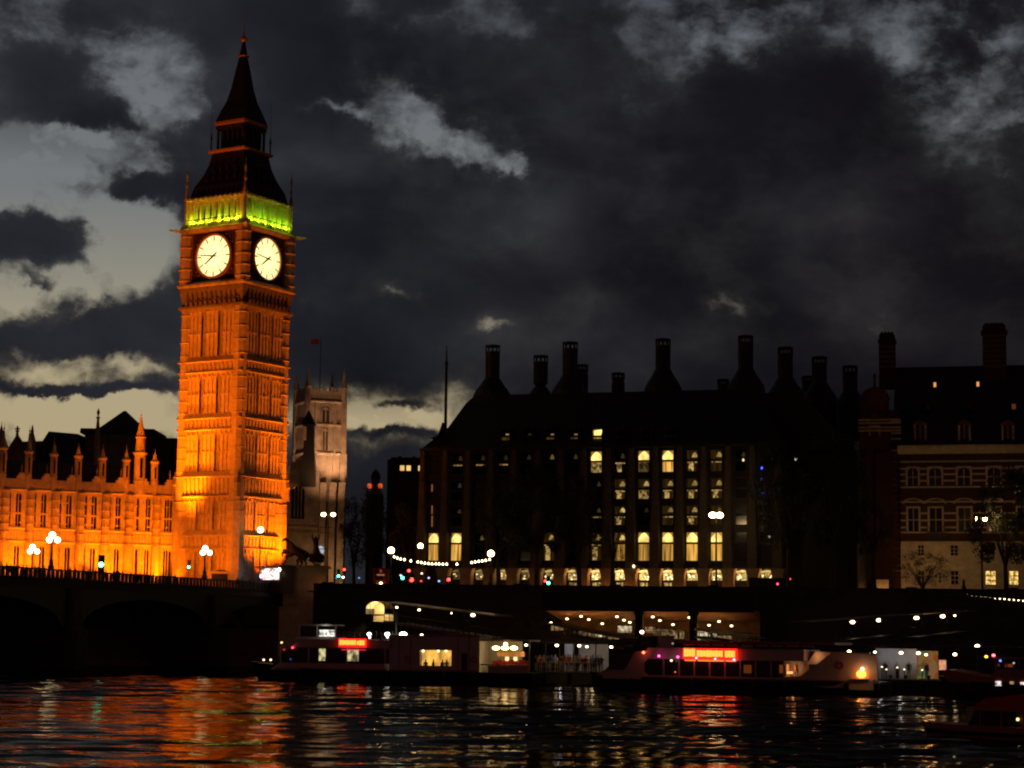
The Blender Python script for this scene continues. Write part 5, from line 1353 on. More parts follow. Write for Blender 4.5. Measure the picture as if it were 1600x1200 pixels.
m = MB(); m.box(-.3, Lu + .3, -.4, 0, uzt - .05, UF.z(1000, 928)); m.box(-.4, Lu + .4, -.5, .1, UF.z(1000, 930), UF.z(1000, 927)); m.build('fascia', BLACK, und)
m = MB(); m.box(0, Lu, DEP, DEP + .4, 2, uzt - 1.2); m.build('back_wall', mat('shop_wall', (.28, .17, .08), .85, .4, .7), und)
m = MB(); m.box(-1, Lu + 1, -.5, DEP, 4.4, 4.7); m.build('floor', PAVE, und)
for px in (998, 1083):
    m = MB(); x = ux(px); m.box(x - .5, x + .5, .1, 1.1, 0, uzt); m.box(x - .65, x + .65, 0, 1.2, uzt - .5, uzt - .003); m.build('column', BLACK, und)
CLAMP = emat('ceiling_lamp_glow', (1, .70, .34), 6)
lampsU = [(861, 973), (886, 967), (908, 963), (920, 968), (941, 974.5), (964, 963.6), (975, 969), (984, 972.5), (1020, 964), (1031, 969.6), (1051.5, 976), (1077, 965), (1088, 971), (1108, 977), (1123.5, 971), (1143, 978)]
for px, py in lampsU:
    dep = {0: 1.2, 1: 4.5, 2: 8.5}[0 if py < 966 else 1 if py < 972.4 else 2]
    x, z = UF.xz(px, py, dep); zc4 = uzt - 1.25 * dep / DEP
    g = MB(); g.sphere(0, 0, 0, .21, 10, .6); g.cur = 1; g.lathe(0, 0, [(.04, .1), (.03, max(.12, zc4 - z))], 6); g = g.build('ceiling_lamp', [CLAMP, IRON], und); g.location = (x, dep, z)
SHOP = [(870, 981, 20, 13, .35), (905, 986, 16, 9, .12), (917, 991, 26, 11, .22), (938, 991, 14, 8, .95), (976, 983, 22, 10, .75), (958, 996, 18, 6, .5), (1016, 984, 16, 9, .35), (1036, 990, 30, 14, .14), (1058, 992, 22, 12, .30), (1094, 993, 12, 13, .8), (1104, 990, 10, 11, 1.5), (1116, 993, 10, 8, .9), (1130, 996, 26, 5, .4)]
for px, py, w, h, s_ in SHOP:
    x, z = UF.xz(px, py, DEP - .2); q = 1 / 11.0
    f = MB(); f.box(x - w * q / 2 - .1, x + w * q / 2 + .1, DEP - .14, DEP, max(4.71, z - h * q / 2 - .1), z + h * q / 2 + .1); f = f.build('shop_window', BLACK, und)
    g = MB(); g.box(x - w * q / 2, x + w * q / 2, DEP - .2, DEP - .145, max(4.72, z - h * q / 2), z + h * q / 2); g.build('pane', emat('shop_glow', (1, .62, .25) if s_ < .6 else (1, .80, .48), s_, .7, 2.2, .8), f)
for px in (885, 935, 1035, 1110): point_light(UF.w(ux(px), 3.5, uzt - 2.6), 85, (1, .45, .10), .3)
m = MB()
for i in range(int(Lu / .4)): m.box(i * .4, i * .4 + .05, -.45, -.4, 4.7, 5.75)
m.box(0, Lu, -.48, -.38, 5.75, 5.83); m.build('railing', IRON, und)
for px, off, col in ((1111, 9, 'dark'), (1060, 9.5, 'grey'), (900, 9.3, 'dark')):
    x = ux(px, 990, off); q = UF.w(x, off, 4.7); person(q, .4 * (px % 3), col, px % 3, 'person standing in front of the lit shop windows of the pavilion', 'people in the pavilion')

CANM = mat('canopy_metal', (.22, .18, .14), .4, .2, 1)
# gangways from the wall to the pontoon, dark decks with sloping canopies
def canopy_gangway(name, lab, pts, lamps, Y0, Y1, wdt=2.2, hgt=2.6, lampr=.24, s=8, grp='covered gangways down to the pier'):
    """pts: two photo points of the canopy edge; lamps: photo points of lamps under it"""
    a, b = at(*pts[0], Y0), at(*pts[1], Y1)
    t = thing(name, lab, 'gangway', (a.x, a.y, a.z), 0, grp)
    d = b - a; u = d.normalized(); sd = Vector((-u.y, u.x, 0)).normalized()
    def bar(mb, p, q, h0, h1, w0, w1):
        c = []
        for e_ in (p, q):
            c.append([tuple(e_ - a + sd * w0 + Vector((0, 0, h0))), tuple(e_ - a + sd * w1 + Vector((0, 0, h0))), tuple(e_ - a + sd * w1 + Vector((0, 0, h1))), tuple(e_ - a + sd * w0 + Vector((0, 0, h1)))])
        mb.loft(c)
    m = MB(); bar(m, a, b, -.02, .1, -.1, wdt); m.build('canopy', CANM if lamps else BLACK, t)
    m = MB(); bar(m, a, b, -hgt - .3, -hgt, 0, wdt); bar(m, a, b, -hgt + 1.0, -hgt + 1.08, 0, .06); bar(m, a, b, -hgt + .5, -hgt + .54, 0, .06); m.build('deck', BLACK, t)
    n = max(3, int(d.length / 2.5))
    for i in range(n + 1):
        m = MB(); p = a + d * (i / n) - a + sd * .1; m.box(p.x - .05, p.x + .05, p.y - .05, p.y + .05, p.z - hgt, p.z); m.build('canopy_post', IRON, t)
    for px, py, k in lamps:
        f_ = (px - pts[0][0]) / (pts[1][0] - pts[0][0]); Yp = Y0 + (Y1 - Y0) * f_
        q = at(px, py, Yp + .4) - a; g = MB(); g.sphere(0, 0, 0, lampr * k, 10, .7); g.cur = 1; g.box(-.04, .3, -.04, .04, .05, .12); g = g.build('canopy_lamp', [emat('canopy_lamp_glow', (1, .74, .40), s), IRON], t); g.location = q
    return t
canopy_gangway('gangway', 'long sloping covered gangway leading right from the small lit arched shelter', [(600, 941), (775, 963)], [(620, 949, .75), (655, 953, .75), (705, 958, .55), (739, 961, 1.15)], 283, 236)
canopy_gangway('gangway', 'dark covered gangway with two bright lamps, right of the lit pavilion', [(1392, 960.5), (1236, 972)], [(1373, 969, 1.35), (1332, 972, 1.35)], 276, 240)
canopy_gangway('gangway', 'dark covered gangway with three lamps, nearest the right edge', [(1500, 955), (1406, 962)], [(1492, 962, .7), (1473, 963, 1.35), (1432, 965.5, 1.35)], 272, 245)
canopy_gangway('gangway', 'dark curved gangway crossing in front of the glowing pavilion ceiling', [(846, 974), (975, 999)], [], 268, 224, 2.4, .9)
canopy_gangway('gangway', 'dark gangway sloping down to the right end of the glowing pavilion', [(1085, 984), (1175, 999)], [], 262, 232, 2.4, .8)
AF = Frame(571, 284, 602, 283, 0, 950)
ar = thing('arched_shelter', 'small arched shelter lit cream inside at the head of the long covered gangway', 'shelter', AF.o, AF.rz)
w = AF.L; z0, z1 = AF.z(585, 960), AF.z(585, 938); n = 10
P = lambda r, i: (w / 2 + r * math.cos(math.pi * i / n), z1 - 1.15 + 1.05 * r / (w / 2) * math.sin(math.pi * i / n))
m = MB()
for i in range(n): m.prism_xz([P(w / 2, i), P(w / 2 - .12, i), P(w / 2 - .12, i + 1), P(w / 2, i + 1)], 0, 3)
CREAM = mat('cream_panel', (.75, .62, .4), .7, .15, 2); m.build('vault', CREAM, ar)
m = MB(); m.box(0, w, 3.005, 3.2, z0 - 1, z1 - 1.1); m.prism_xz([P(w / 2 - .01, i) for i in range(n + 1)], 3.0, 3.1); m.build('back_panel', CREAM, ar)
m = MB(); m.box(0, .1, 0, 3, z0, z1 - 1.15); m.box(w - .1, w, 0, 3, z0, z1 - 1.15); m.box(w * .22, w * .25, .0, .1, z0, z1 - .5); m.box(.1, w - .1, -.05, .05, z0 - .2, z0 + .03); m.build('frame', IRON, ar)
point_light(AF.w(w * .5, 1.3, z1 - 1.2), 215, (1, .76, .36), .2)

# ------------------------------------------------------------------ pontoon
NF = Frame(838, 213.5, 1495, 189, 0, 1060)
pon = thing('pier_pontoon', 'long floating pontoon with a flat roof, white wall panels and a row of lamps', 'pontoon', NF.o, NF.rz)
nx_ = lambda px, py=1050, dep=0: NF.xz(px, py, dep)[0]
ND = NF.z(880, 1050); NR = NF.z(880, 1006)
m = MB(); m.prism_yz([(0, -.6), (0, ND - .25), (-.12, ND - .2), (-.12, ND), (9, ND), (9, -.6)], 0, NF.L); m.build('hull', mat('pontoon_hull', (.055, .05, .03), .7, .3, 1), pon)
for i in range(int(NF.L / 3)): m = MB(); m.lathe(i * 3 + 1, -.2, [(.14, .2), (.16, .5), (.16, ND - .3), (.12, ND - .1)], 8); m.build('fender', BLACK, pon)
m = MB(); m.box(-.3, nx_(965), .6, 8, NR, NR + .28); m.box(nx_(1300, 1018), NF.L + 6, .6, 8, NR, NR + .28); m.box(nx_(965), nx_(1300, 1018), 1.2, 8, NR, NR + .28); m.build('roof', BLACK, pon)
WPA = mat('white_panel', (.62, .62, .66), .6, .12, 1.5)
m = MB(); m.box(nx_(842), nx_(892, 1030, 5), 5.4, 5.55, ND, NR); m.box(nx_(893, 1030, 5), nx_(940, 1030, 5), 6.5, 6.6, ND, NR); m.build('back_wall', WPA, pon)
m = MB(); xa, xb = nx_(1366, 1040, 2), nx_(1430, 1040, 2); zb3, zt = NF.z(1400, 1064, 2), NF.z(1400, 1020, 2)
m.box(xa, xb, 2.4, 2.55, ND, NR); m.box(xa, xb, 2.3, 2.399, ND + 1.55, ND + 1.62); m.build('white_wall', WPA, pon)
g = MB(); xa2, xb2 = nx_(1431, 1040, 2), nx_(1463, 1040, 2); g.box(xa2, xb2, 2.4, 2.5, ND + .1, NR - .2); g.build('mural', speck('mural_self_glow', [(.5, .12, .02), (.35, .30, .04), (.06, .25, .12), (.55, .16, .05), (.25, .12, .05), (.45, .22, .10)], 1.7, .38), pon)  # mural glows by itself, lamplight put into its colour
g = MB(); xa2, xb2 = nx_(1465, 1040, 2), nx_(1476, 1040, 2); z_ = NF.z(1470, 1040, 2); f = MB(); f.box(xa2 - .08, xb2 + .08, 2.42, 2.5, z_ - .5, z_ + .6); f = f.build('map_frame', IRON, pon); g.box(xa2, xb2, 2.36, 2.415, z_ - .42, z_ + .52); g.build('map_panel', speck('map_self_glow', [(.9, .25, .28), (.8, .5, .12), (.75, .3, .3), (.8, .2, .25)], 3.5, .8), f)  # framed map likewise carries lamplight as its own glow
m = MB(); m.box(nx_(1376), nx_(1482), -.16, -.1, ND + .02, ND + .12); m.build('deck_edge', CREAM, pon)
PL = emat('pontoon_lamp_glow', (1, .76, .44), 9)
for px, py, r in ((822, 1008, .17), (870, 1008.5, .19), (905, 1009, .18), (917, 1010.5, .15), (955, 1011, .18), (1327, 1018, .2), (1367, 1019, .14), (1408, 1020, .2), (1435, 1020.5, .2), (1447, 1023, .15), (1492, 1022.5, .2), (815, 1019, .16)):
    dep = .9 if py != 1019 else 0.2
    x, z = NF.xz(px, py, dep); g = MB(); g.sphere(0, 0, 0, r, 10, .65); g.cur = 1; g.lathe(0, 0, [(.03, .08), (.03, max(.1, NR - z))], 5); g = g.build('deck_lamp', [PL, IRON], pon); g.location = (x, dep, z)
for px, py in ((1378, 1042), (1402, 1043), (1385, 1046), (1413, 1046), (1441, 1047)):
    x, z = NF.xz(px, py, 1.5); g = MB(); g.sphere(0, 0, 0, .1, 8, .6); g.cur = 1; g.box(-.04, .04, -.04, .04, ND - z, -.05); g = g.build('rail_lamp', [emat('rail_lamp_glow', (1, .8, .5), 3), IRON], pon); g.location = (x, 1.5, z)
for px in (850, 900, 935): point_light(NF.w(nx_(px), 3.5, NR - .4), 22, (.85, .85, 1.0) if px == 850 else (1, .72, .45), .15)
for px in (1385, 1415): point_light(NF.w(nx_(px, 1040, 2), .6, NR - .5), 13, (.9, .92, 1.0), .15)
point_light(NF.w(nx_(1465, 1040, 2), .6, NR - .5), 20, (1, .6, .3), .15)
for px in (846, 868, 890, 925):
    g = MB(); x = nx_(px); g.box(x - .05, x + .05, .75, .85, ND, NR)
    g.build('roof_post', IRON, pon)
m = MB(); xa, xb = nx_(838), nx_(932)
m.box(xa, xb, .12, .17, ND + 1.0, ND + 1.06); m.box(xa, xb, .12, .17, ND + .5, ND + .54)
for i in range(14): x = xa + (xb - xa) * i / 13; m.box(x - .03, x + .03, .11, .18, ND, ND + 1.0)
m.build('railing', mat('rail_steel', (.35, .32, .28), .35, .1, 2, metal=.4), pon)
pcols = ['dark', 'cream', 'red', 'orange', 'green', 'dark', 'blue', 'grey', 'cream', 'red', 'dark', 'orange', 'dark', 'red', 'cream', 'dark', 'grey', 'orange', 'dark', 'red', 'cream', 'dark', 'grey', 'dark', 'blue', 'dark']
desc = {'dark': 'dark clothes', 'cream': 'a cream coat', 'red': 'a red coat', 'orange': 'an orange jacket', 'green': 'a green jacket', 'blue': 'a blue jacket', 'grey': 'grey clothes'}
for i, c_ in enumerate(pcols):
    px = 838 + 4.0 * i + rp.uniform(-1.5, 1.5); dep = rp.uniform(.7, 4.2)
    person(NF.w(nx_(px, 1040, dep), dep, ND), rp.uniform(-1.2, 1.2), c_, i % 3, 'person in ' + desc[c_] + ' in the crowd on the lit pontoon', 'people waiting on the pontoon', rp.uniform(.93, 1.07))
for px, c_ in ((1383, 'dark'), (1402, 'grey'), (1420, 'dark'), (1448, 'dark')):
    dep = 1.7; person(NF.w(nx_(px, 1045, dep), dep, ND), rp.uniform(-1, 1), c_, 1 if px < 1400 else 0, 'person in ' + desc[c_] + ' before the white wall of the pontoon', 'people waiting on the pontoon')
for px in (1390, 1414, 1450):
    b = MB(); x = nx_(px, 1062); b.lathe(x, .25, [(.12, ND), (.12, ND + .25), (.2, ND + .3), (.2, ND + .42), (.05, ND + .48)], 8); b.build('bollard', BLACK, pon)

# ------------------------------------------------------------------ river boats
WHITE = mat('white_boat_paint', (.50, .47, .46), .35, .1, .7)
HULLB = mat('black_hull_paint', (.014, .012, .012), .4, .2, 1)
REDP = mat('red_paint', (.35, .025, .02), .4, .15, 1)
SIGNR = emat('led_halo_glow', (1, .012, .006), 2.6)
SIGNY = emat('led_letter_glow', (1, .088, .011), 8.0)
def hull(par, L_, B, zdeck, bow, matl, z0=-.5, ny=0.0, stern=.85, name='hull'):
    rings = []
    for i in range(15):
        t_ = i / 14; x = L_ * t_
        b = B / 2 * min(1, (1 - (1 - min(1, t_ / .28)) ** 2.2) + .02) * (1 if t_ < .85 else 1 - (t_ - .85) * (1 - stern) / .15)
        zd = zdeck + (bow - zdeck) * max(0, 1 - t_ / .3) ** 1.6
        xo = -.9 * (1 - min(1, t_ / .2))
        rings.append([(x + xo, B / 2 - b, zd), (x, B / 2 - b * .93, .35), (x + .5 * (1 - t_), B / 2 - b * .8, z0), (x + .5 * (1 - t_), B / 2 + b * .8, z0), (x, B / 2 + b * .93, .35), (x + xo, B / 2 + b, zd)])
    m = MB(); m.loft(rings); return m.build(name, matl, par)
def led_sign(par, F, x0, x1, z0, z1, y, words, zl=None):
    """a glowing red board standing in for the halo of the cells; its lettering is blurred beyond reading in the photo, so it carries rows of lit cells with the same word lengths"""
    m = MB(); m.box(x0 - .15, x1 + .15, y, y + .12, z0 - .22, z1 + .2); b = m.build('led_halo_board', SIGNR, par)  # backing glows wider than the cells, standing in for their halo
    m = MB(); r = random.Random(3)
    for wa, wb, hh in words:
        x = wa
        while x < wb - .02:
            ww = min(wb, x + r.uniform(.22, .34)); k = r.uniform(-.04, .10)
            m.box(x, ww - .035, y - .05, y - .003, z0 - k * .4, z1 + (hh + k) * .5); x = ww
    m.build('led_cells', SIGNY, b); return b
# boat 1
B1 = Frame(388, 214.5, 830, 206.5, 0, 1060)
b1 = thing('river_cruiser', 'left white river cruiser with a red sign, orange saloon window and brightly lit stern', 'boat', B1.o, B1.rz)
X_ = lambda px, py=1040: B1.xz(px, py)[0]; Z_1 = lambda py, px=600: B1.z(px, py)
BW = 5.2
hull(b1, B1.L, BW, 1.35, 2.1, HULLB)
m = MB(); zd = 1.3
# main deckhouse side profile
zw0, zw1, zr = Z_1(1037, 560), Z_1(1013, 560), Z_1(1000, 600)
prof = [(X_(428), zd), (X_(440), zw0), (X_(456), zw1 + .1), (X_(466), zr), (X_(560), zr)]
m.prism_xz([(X_(420), zd), (X_(600), zd), (X_(600), zw0), (X_(436), zw0)], .25, BW - .25)
m.prism_xz([(X_(453), zw1), (X_(612), zw1), (X_(612), zr), (X_(464), zr)], .25, BW - .25)
m.box(X_(607), X_(748), .25, BW - .25, zd, zw0 - .15); 
lit0, lit1 = X_(655), X_(704)
m.wall(X_(607), X_(748), .25, .45, zw0 - .15, zr + .55, [(lit0, lit1, zw0 - .1, Z_1(1016, 680))]); m.box(X_(607), X_(748), BW - .45, BW - .25, zw0 - .15, zr + .55); m.box(X_(607), X_(748), .45, BW - .45, zr + .4, zr + .55)
for px in (436, 480, 540, 600): m.box(X_(px) - .07, X_(px) + .07, .27, .4, zw0, zw1)
m.build('superstructure', WHITE, b1)
g = MB(); g.prism_xz([(X_(438), zw0), (X_(608), zw0), (X_(608), zw1), (X_(454), zw1)], .42, .46); g.build('window_band', GLASS, b1)
for a, c_, lv_ in ((496, 506, .9), (541, 549, 1.0), (550, 558, .7)):
    g = MB(); g.box(X_(a), X_(c_), .37, .41, zw0 + .25, zw1 - .1); g.build('lit_cabin_window', emat('cabin_glow', (1, .86, .40), .75 * lv_, .8, 1.8, .85), b1)
g = MB(); g.box(lit0, lit1, .9, .95, zw0 - .1, Z_1(1016, 680)); g.build('lit_saloon_window', emat('saloon_glow', (1, .50, .09), 1.1, .5, 1.2, .6), b1)
g = MB()
for px in (658, 682, 694): g.sphere(X_(px), .6, Z_1(1017, px), .13, 8)
g.build('saloon_lamp', emat('saloon_lamp_glow', (1, .75, .3), 5), b1)
for px, c_ in ((662, 'dark'), (674, 'dark'), (688, 'dark'), (695, 'grey')):
    person(B1.w(X_(px), .7, zw0 - 1.05), (px % 5) * .3, c_, 0, 'dark seated looking figure silhouetted in the orange saloon window of the left boat', 'people inside the left boat', .92)
# raked bow windows
g = MB(); g.prism_xz([(X_(421), zd + .3), (X_(437), zd + .3), (X_(449), zw1 - .1), (X_(441), zw1 - .1)], .6, BW - .6); g.build('bow_window', GLASS, b1)
# wheelhouse
wz0, wz1 = Z_1(995, 485), Z_1(976, 485)
m = MB(); m.prism_xz([(X_(452), zr), (X_(520), zr), (X_(520), wz0), (X_(458), wz0)], 1.2, BW - 1.2); m.prism_xz([(X_(454), wz1 - .12), (X_(517), wz1 - .12), (X_(515), wz1 + .06), (X_(458), wz1 + .06)], .9, BW - .9)
for px in (460, 488, 517): m.box(X_(px) - .05, X_(px) + .05, 1.2, 1.3, wz0, wz1 - .12)
m.build('wheelhouse', WHITE, b1)
g = MB(); g.prism_xz([(X_(457), wz0), (X_(489), wz0), (X_(489), wz1 - .12), (X_(463), wz1 - .12)], 1.3, 1.4); g.build('wheelhouse_window', GLASS, b1)
g = MB(); g.box(X_(491), X_(515), 1.32, 1.4, wz0 + .05, wz0 + .75); g.build('lit_wheelhouse', emat('wheelhouse_glow', (1, .97, .85), 1.6, .9, 2.2, .95), b1)
point_light(B1.w(X_(503), .6, wz0 + .9), 9, (1, .95, .8), .1)
led_sign(b1, B1, X_(531), X_(569), Z_1(1007.5, 550), Z_1(1001, 550), -.05, [(X_(530), X_(556), .1), (X_(557), X_(570), 0)])
g = MB(); g.box(X_(533), X_(570), -.02, .2, Z_1(1016, 550), Z_1(1014.6, 550)); g.build('led_strip', emat('led_strip_glow', (1, .02, .10), .9), b1)
for px, py, r, s_, nm in ((577, 991, .24, 8, 'deck_lamp'), (578, 996, .13, 8, 'deck_lamp'), (605, 991, .26, 10, 'deck_lamp'), (605, 996, .12, 6, 'deck_lamp'), (630, 992.5, .42, 15, 'floodlamp'), (659, 992.5, .17, 6, 'deck_lamp')):
    x, z = B1.xz(px, py, 2.2); m = MB(); m.sphere(0, 0, 0, r, 12, .8); m.cur = 1; m.box(-.04, .04, -.04, .04, zr - z, -r * .6); g = m.build(nm, [emat('deck_lamp_glow', (1, .93, .72), s_), IRON], b1); g.location = (x, 2.2, z)
point_light(B1.w(X_(630), .9, Z_1(992, 630)), 22, (1, .9, .68), .3)
for px, py, c_, s_ in ((457, 1012, (1, .05, .08), 5), (412, 1031, (1, .7, .4), 3.5), (423, 1031, (1, .7, .4), 3.5), (440, 1004, (1, .9, .3), 2), (444, 1015, (1, .05, .05), .6), (454, 1030, (.15, .2, 1), .25)):
    x, z = B1.xz(px, py, .1); g = MB(); g.sphere(0, 0, 0, .13, 8, .8); g.cur = 1; g.box(-.03, .03, .02, .4, -.05, .02); g = g.build('navigation_light', [emat('navigation_glow', c_, s_), IRON], b1); g.location = (x, .1, z)
m = MB()
for i in range(26):
    x = X_(525) + (X_(740) - X_(525)) * i / 25; m.box(x - .03, x + .03, .4, .46, zr, zr + .95)
m.box(X_(525), X_(740), .4, .46, zr + .92, zr + .98); m.box(X_(525), X_(740), .41, .45, zr + .5, zr + .53); m.tube([(X_(604), 3, zr), (X_(604), 3, Z_1(955, 604))], .09, 6); m.build('deck_railing', IRON, b1)
# open stern saloon with red seats under bright lamps
sz0, sz1 = Z_1(1048, 790), Z_1(1006, 790)
xs0, xs1 = X_(745), X_(826)
m = MB(); m.box(xs0, xs1, .2, BW - .2, sz1 + .25, sz1 + .42); m.box(xs0, xs0 + .15, .3, BW - .3, zd, sz1 + .25); m.box(xs1 - .12, xs1, .3, .5, zd, sz1 + .25); m.box(xs0 + 1.2, xs1 - .1, .05, .25, zd, Z_1(1041, 790)); m.box(xs0 + .4, xs1 - .3, -.08, .3, Z_1(1039, 790) - .06, Z_1(1039, 790) + .06); m.box(xs0, xs1 - 1.9, BW - .5, BW - .3, zd, sz1 + .25); m.build('stern_saloon', WHITE, b1)
m = MB()
for i in range(7):
    x = X_(768) + i * .58; m.box(x - .22, x + .22, 1.2, 1.7, zd + .4, zd + 1.25 + .12 * (i % 2)); m.box(x - .22, x + .22, .8, 1.25, zd + .4, zd + .75)
m.build('red_seat', REDP, b1)
for i, px in enumerate((775, 789, 803)):
    x, z = B1.xz(px, 1012.5, 1.0); g = MB(); g.sphere(0, 0, 0, .40, 14, .52); g.cur = 1; g.box(-.38, .38, -.05, .05, .12, .3); g = g.build('saloon_light', [emat('stern_lamp_glow', (1, .70, .26), 10), IRON], b1); g.location = (x, 1.0, z)
x, z = B1.xz(790, 1007, 1); g = MB(); g.sphere(0, 0, 0, .22, 10); g.cur = 1; g.box(-.03, .03, -.03, .03, .1, .4); g = g.build('saloon_light', [emat('stern_lamp_glow', (1, .66, .25), 10), IRON], b1); g.location = (x, 1, z)
g = MB(); g.box(X_(768), X_(811), 2.2, 2.25, Z_1(1026, 790), Z_1(1019, 790)); g.build('orange_blind', emat('blind_orange_glow', (1, .34, .06), .75, .3, 1.5, .5), b1)
for px in (784, 797): 
    g = MB(); g.box(X_(px - 3), X_(px + 3), 2.1, 2.15, Z_1(1033, 790), Z_1(1026.5, 790)); g.build('lit_door', emat('door_glow', (1, .72, .32), 1.4), b1)
point_light(B1.w(X_(791), .2, sz1 - .1), 24, (1, .58, .2), .25)

# fittings on the cabin side
for px in (622, 640, 714, 732): m = MB(); m.box(X_(px) - .02, X_(px) + .02, .225, .25, zd, zr + .55); m.build('panel_seam', HULLB, b1)
m = MB(); m.box(X_(720), X_(729), .22, .25, zd + .1, zd + 2.0); m.build('side_door', GLASS, b1)
m = MB(); m.box(X_(610), X_(748), .21, .25, zr + .42, zr + .55); m.box(X_(430), X_(745), .2, .25, zd + .1, zd + .2); m.build('trim_line', REDP, b1)
for px in (636, 740):
    m = MB(); x = X_(px); P = lambda r, i, y: (x + r * math.cos(i * math.pi / 8), y, zd + 1.35 + r * math.sin(i * math.pi / 8))
    m.loft([[P(.22, i, .16) for i in range(16)], [P(.36, i, .16) for i in range(16)], [P(.36, i, .24) for i in range(16)], [P(.22, i, .24) for i in range(16)], [P(.22, i, .16) for i in range(16)]], True, False); m.build('life_ring', mat('ring_orange', (.5, .12, .03), .6, .1, 3), b1)
for px in range(470, 830, 45): m = MB(); m.lathe(X_(px), -.12, [(.05, .5), (.17, .6), (.17, 1.15), (.05, 1.25)], 8); m.build('fender', BLACK, b1)

# boat 2
B2 = Frame(917, 194.5, 1372, 182, 0, 1078)
b2 = thing('river_cruiser', 'right white river cruiser with a wide red sign, red canopy and orange stern lantern', 'boat', B2.o, B2.rz)
X2 = lambda px, py=1050: B2.xz(px, py)[0]; Z2 = lambda py, px=1150: B2.z(px, py)
BW2 = 5.6
hull(b2, B2.L, BW2, Z2(1062, 1150), Z2(1050, 930), HULLB)
m = MB(); d0 = Z2(1062, 1150)
wa, wb_ = Z2(1054, 1110), Z2(1031, 1110); rt2 = Z2(1006, 1150)
m.prism_xz([(X2(930), Z2(1056, 930)), (X2(944), Z2(1046, 944)), (X2(975), Z2(1046, 975)), (X2(990), Z2(1019, 990)), (X2(1008), Z2(1016, 1008)), (X2(1024), Z2(1016, 1024)), (X2(1004), Z2(1036, 1004)), (X2(1004), wa), (X2(1012), d0 + .25), (X2(940), d0 + .25)], .2, BW2 - .2)
m.box(X2(940), X2(1255), .2, BW2 - .2, d0 - .15, d0 + .25)
m.box(X2(1010), X2(1255), .25, BW2 - .25, wb_, Z2(1014, 1150)); m.box(X2(1012), X2(1255), 1.8, BW2 - .25, d0 + .25, wb_)
m.build('superstructure', WHITE, b2)
g = MB(); g.prism_xz([(X2(945), Z2(1046, 945)), (X2(974), Z2(1046, 974)), (X2(989), Z2(1021, 989)), (X2(968), Z2(1023, 968))], .12, BW2 - .12); g.build('bow_window', GLASS, b2)
g = MB(); g.box(X2(1010), X2(1222), .4, .45, d0 + .25, wb_); g.build('window_band', GLASS, b2)
for px in range(1035, 1222, 24): m = MB(); m.box(X2(px) - .05, X2(px) + .05, .26, .39, d0 + .25, wb_); m.build('window_post', WHITE, b2)
m = MB(); m.prism_xz([(X2(978), Z2(1016, 980)), (X2(992), Z2(995, 992)), (X2(1022), Z2(993, 1022)), (X2(1024), Z2(1016, 1024))], 1, BW2 - 1); m.build('wheelhouse', HULLB, b2)
g = MB(); g.prism_xz([(X2(988), Z2(1010, 990)), (X2(996), Z2(998, 996)), (X2(1014), Z2(997, 1014)), (X2(1010), Z2(1010, 1010))], .93, .99); g.build('wheelhouse_window', GLASS, b2)
m = MB(); m.prism_xz([(X2(1018), Z2(1016, 1020)), (X2(1024), Z2(1016, 1024)), (X2(1027), Z2(993, 1027)), (X2(1022), Z2(993, 1022))], 1, BW2 - 1); m.build('wheelhouse_trim', WHITE, b2)
m = MB(); m.box(X2(1060), X2(1305), -.1, BW2 + .1, rt2, rt2 + .22); m.box(X2(1062), X2(1303), -.14, -.1, rt2 + .02, rt2 + .2); m.build('canopy', REDP, b2)
m = MB()
for i in range(9): m.box(X2(1068) + i * 1.45, X2(1068) + i * 1.45 + 1.1, -.06, .1, rt2 - .2, rt2 - .1)
m.build('canopy_rail', WHITE, b2)
for i in range(6):
    p_ = MB(); x = X2(1068) + i * 2.55; p_.box(x - .04, x + .04, .1, .18, Z2(1014, 1150), rt2); p_.build('canopy_post', IRON, b2)
led_sign(b2, B2, X2(1071), X2(1150), Z2(1026, 1110), Z2(1016.5, 1110), -.2, [(X2(1070), X2(1088), .25), (X2(1090), X2(1131), .0), (X2(1134), X2(1150), -.05)])
g = MB(); r_ = random.Random(2)
for a, c_ in ((1071, 1087), (1091, 1131), (1135, 1150)): g.box(X2(a), X2(c_), -.16, .0, Z2(1033, 1110), Z2(1031.2, 1110))
g.build('led_strip', emat('led_strip_orange', (1, .09, .015), 3.6), b2)
for px, py, c_, s_, r in ((1005.5, 1019.5, (1, .10, .04), 9, .15), (1029.5, 1025, (1, .06, .30), 8, .13), (1059, 1026.5, (1, .06, .30), 8, .13), (1088, 1028, (1, .25, .5), 5, .12), (1117.5, 1029.5, (1, .25, .5), 5, .12), (1147, 1030.5, (1, .25, .6), 6, .12), (1049, 1032, (1, .8, .5), 2.5, .13), (1055, 1050, (1, .1, .08), 1.5, .09), (994, 987.5, (1, .6, .3), 12, .2), (1051, 1005.5, (1, .7, .5), .4, .12)):
    x, z = B2.xz(px, py, -.28); g = MB(); g.sphere(0, 0, 0, r, 8, .8); g.cur = 1; g.box(-.03, .03, .03, .5 if py != 987.5 else .06, -.03, .03) if py != 987.5 else g.box(-.04, .04, -.04, .04, -1.3, -.1); g = g.build('navigation_light', [emat('navigation_glow', c_, s_), IRON], b2); g.location = (x, -.28 if py != 987.5 else 1.2, z)
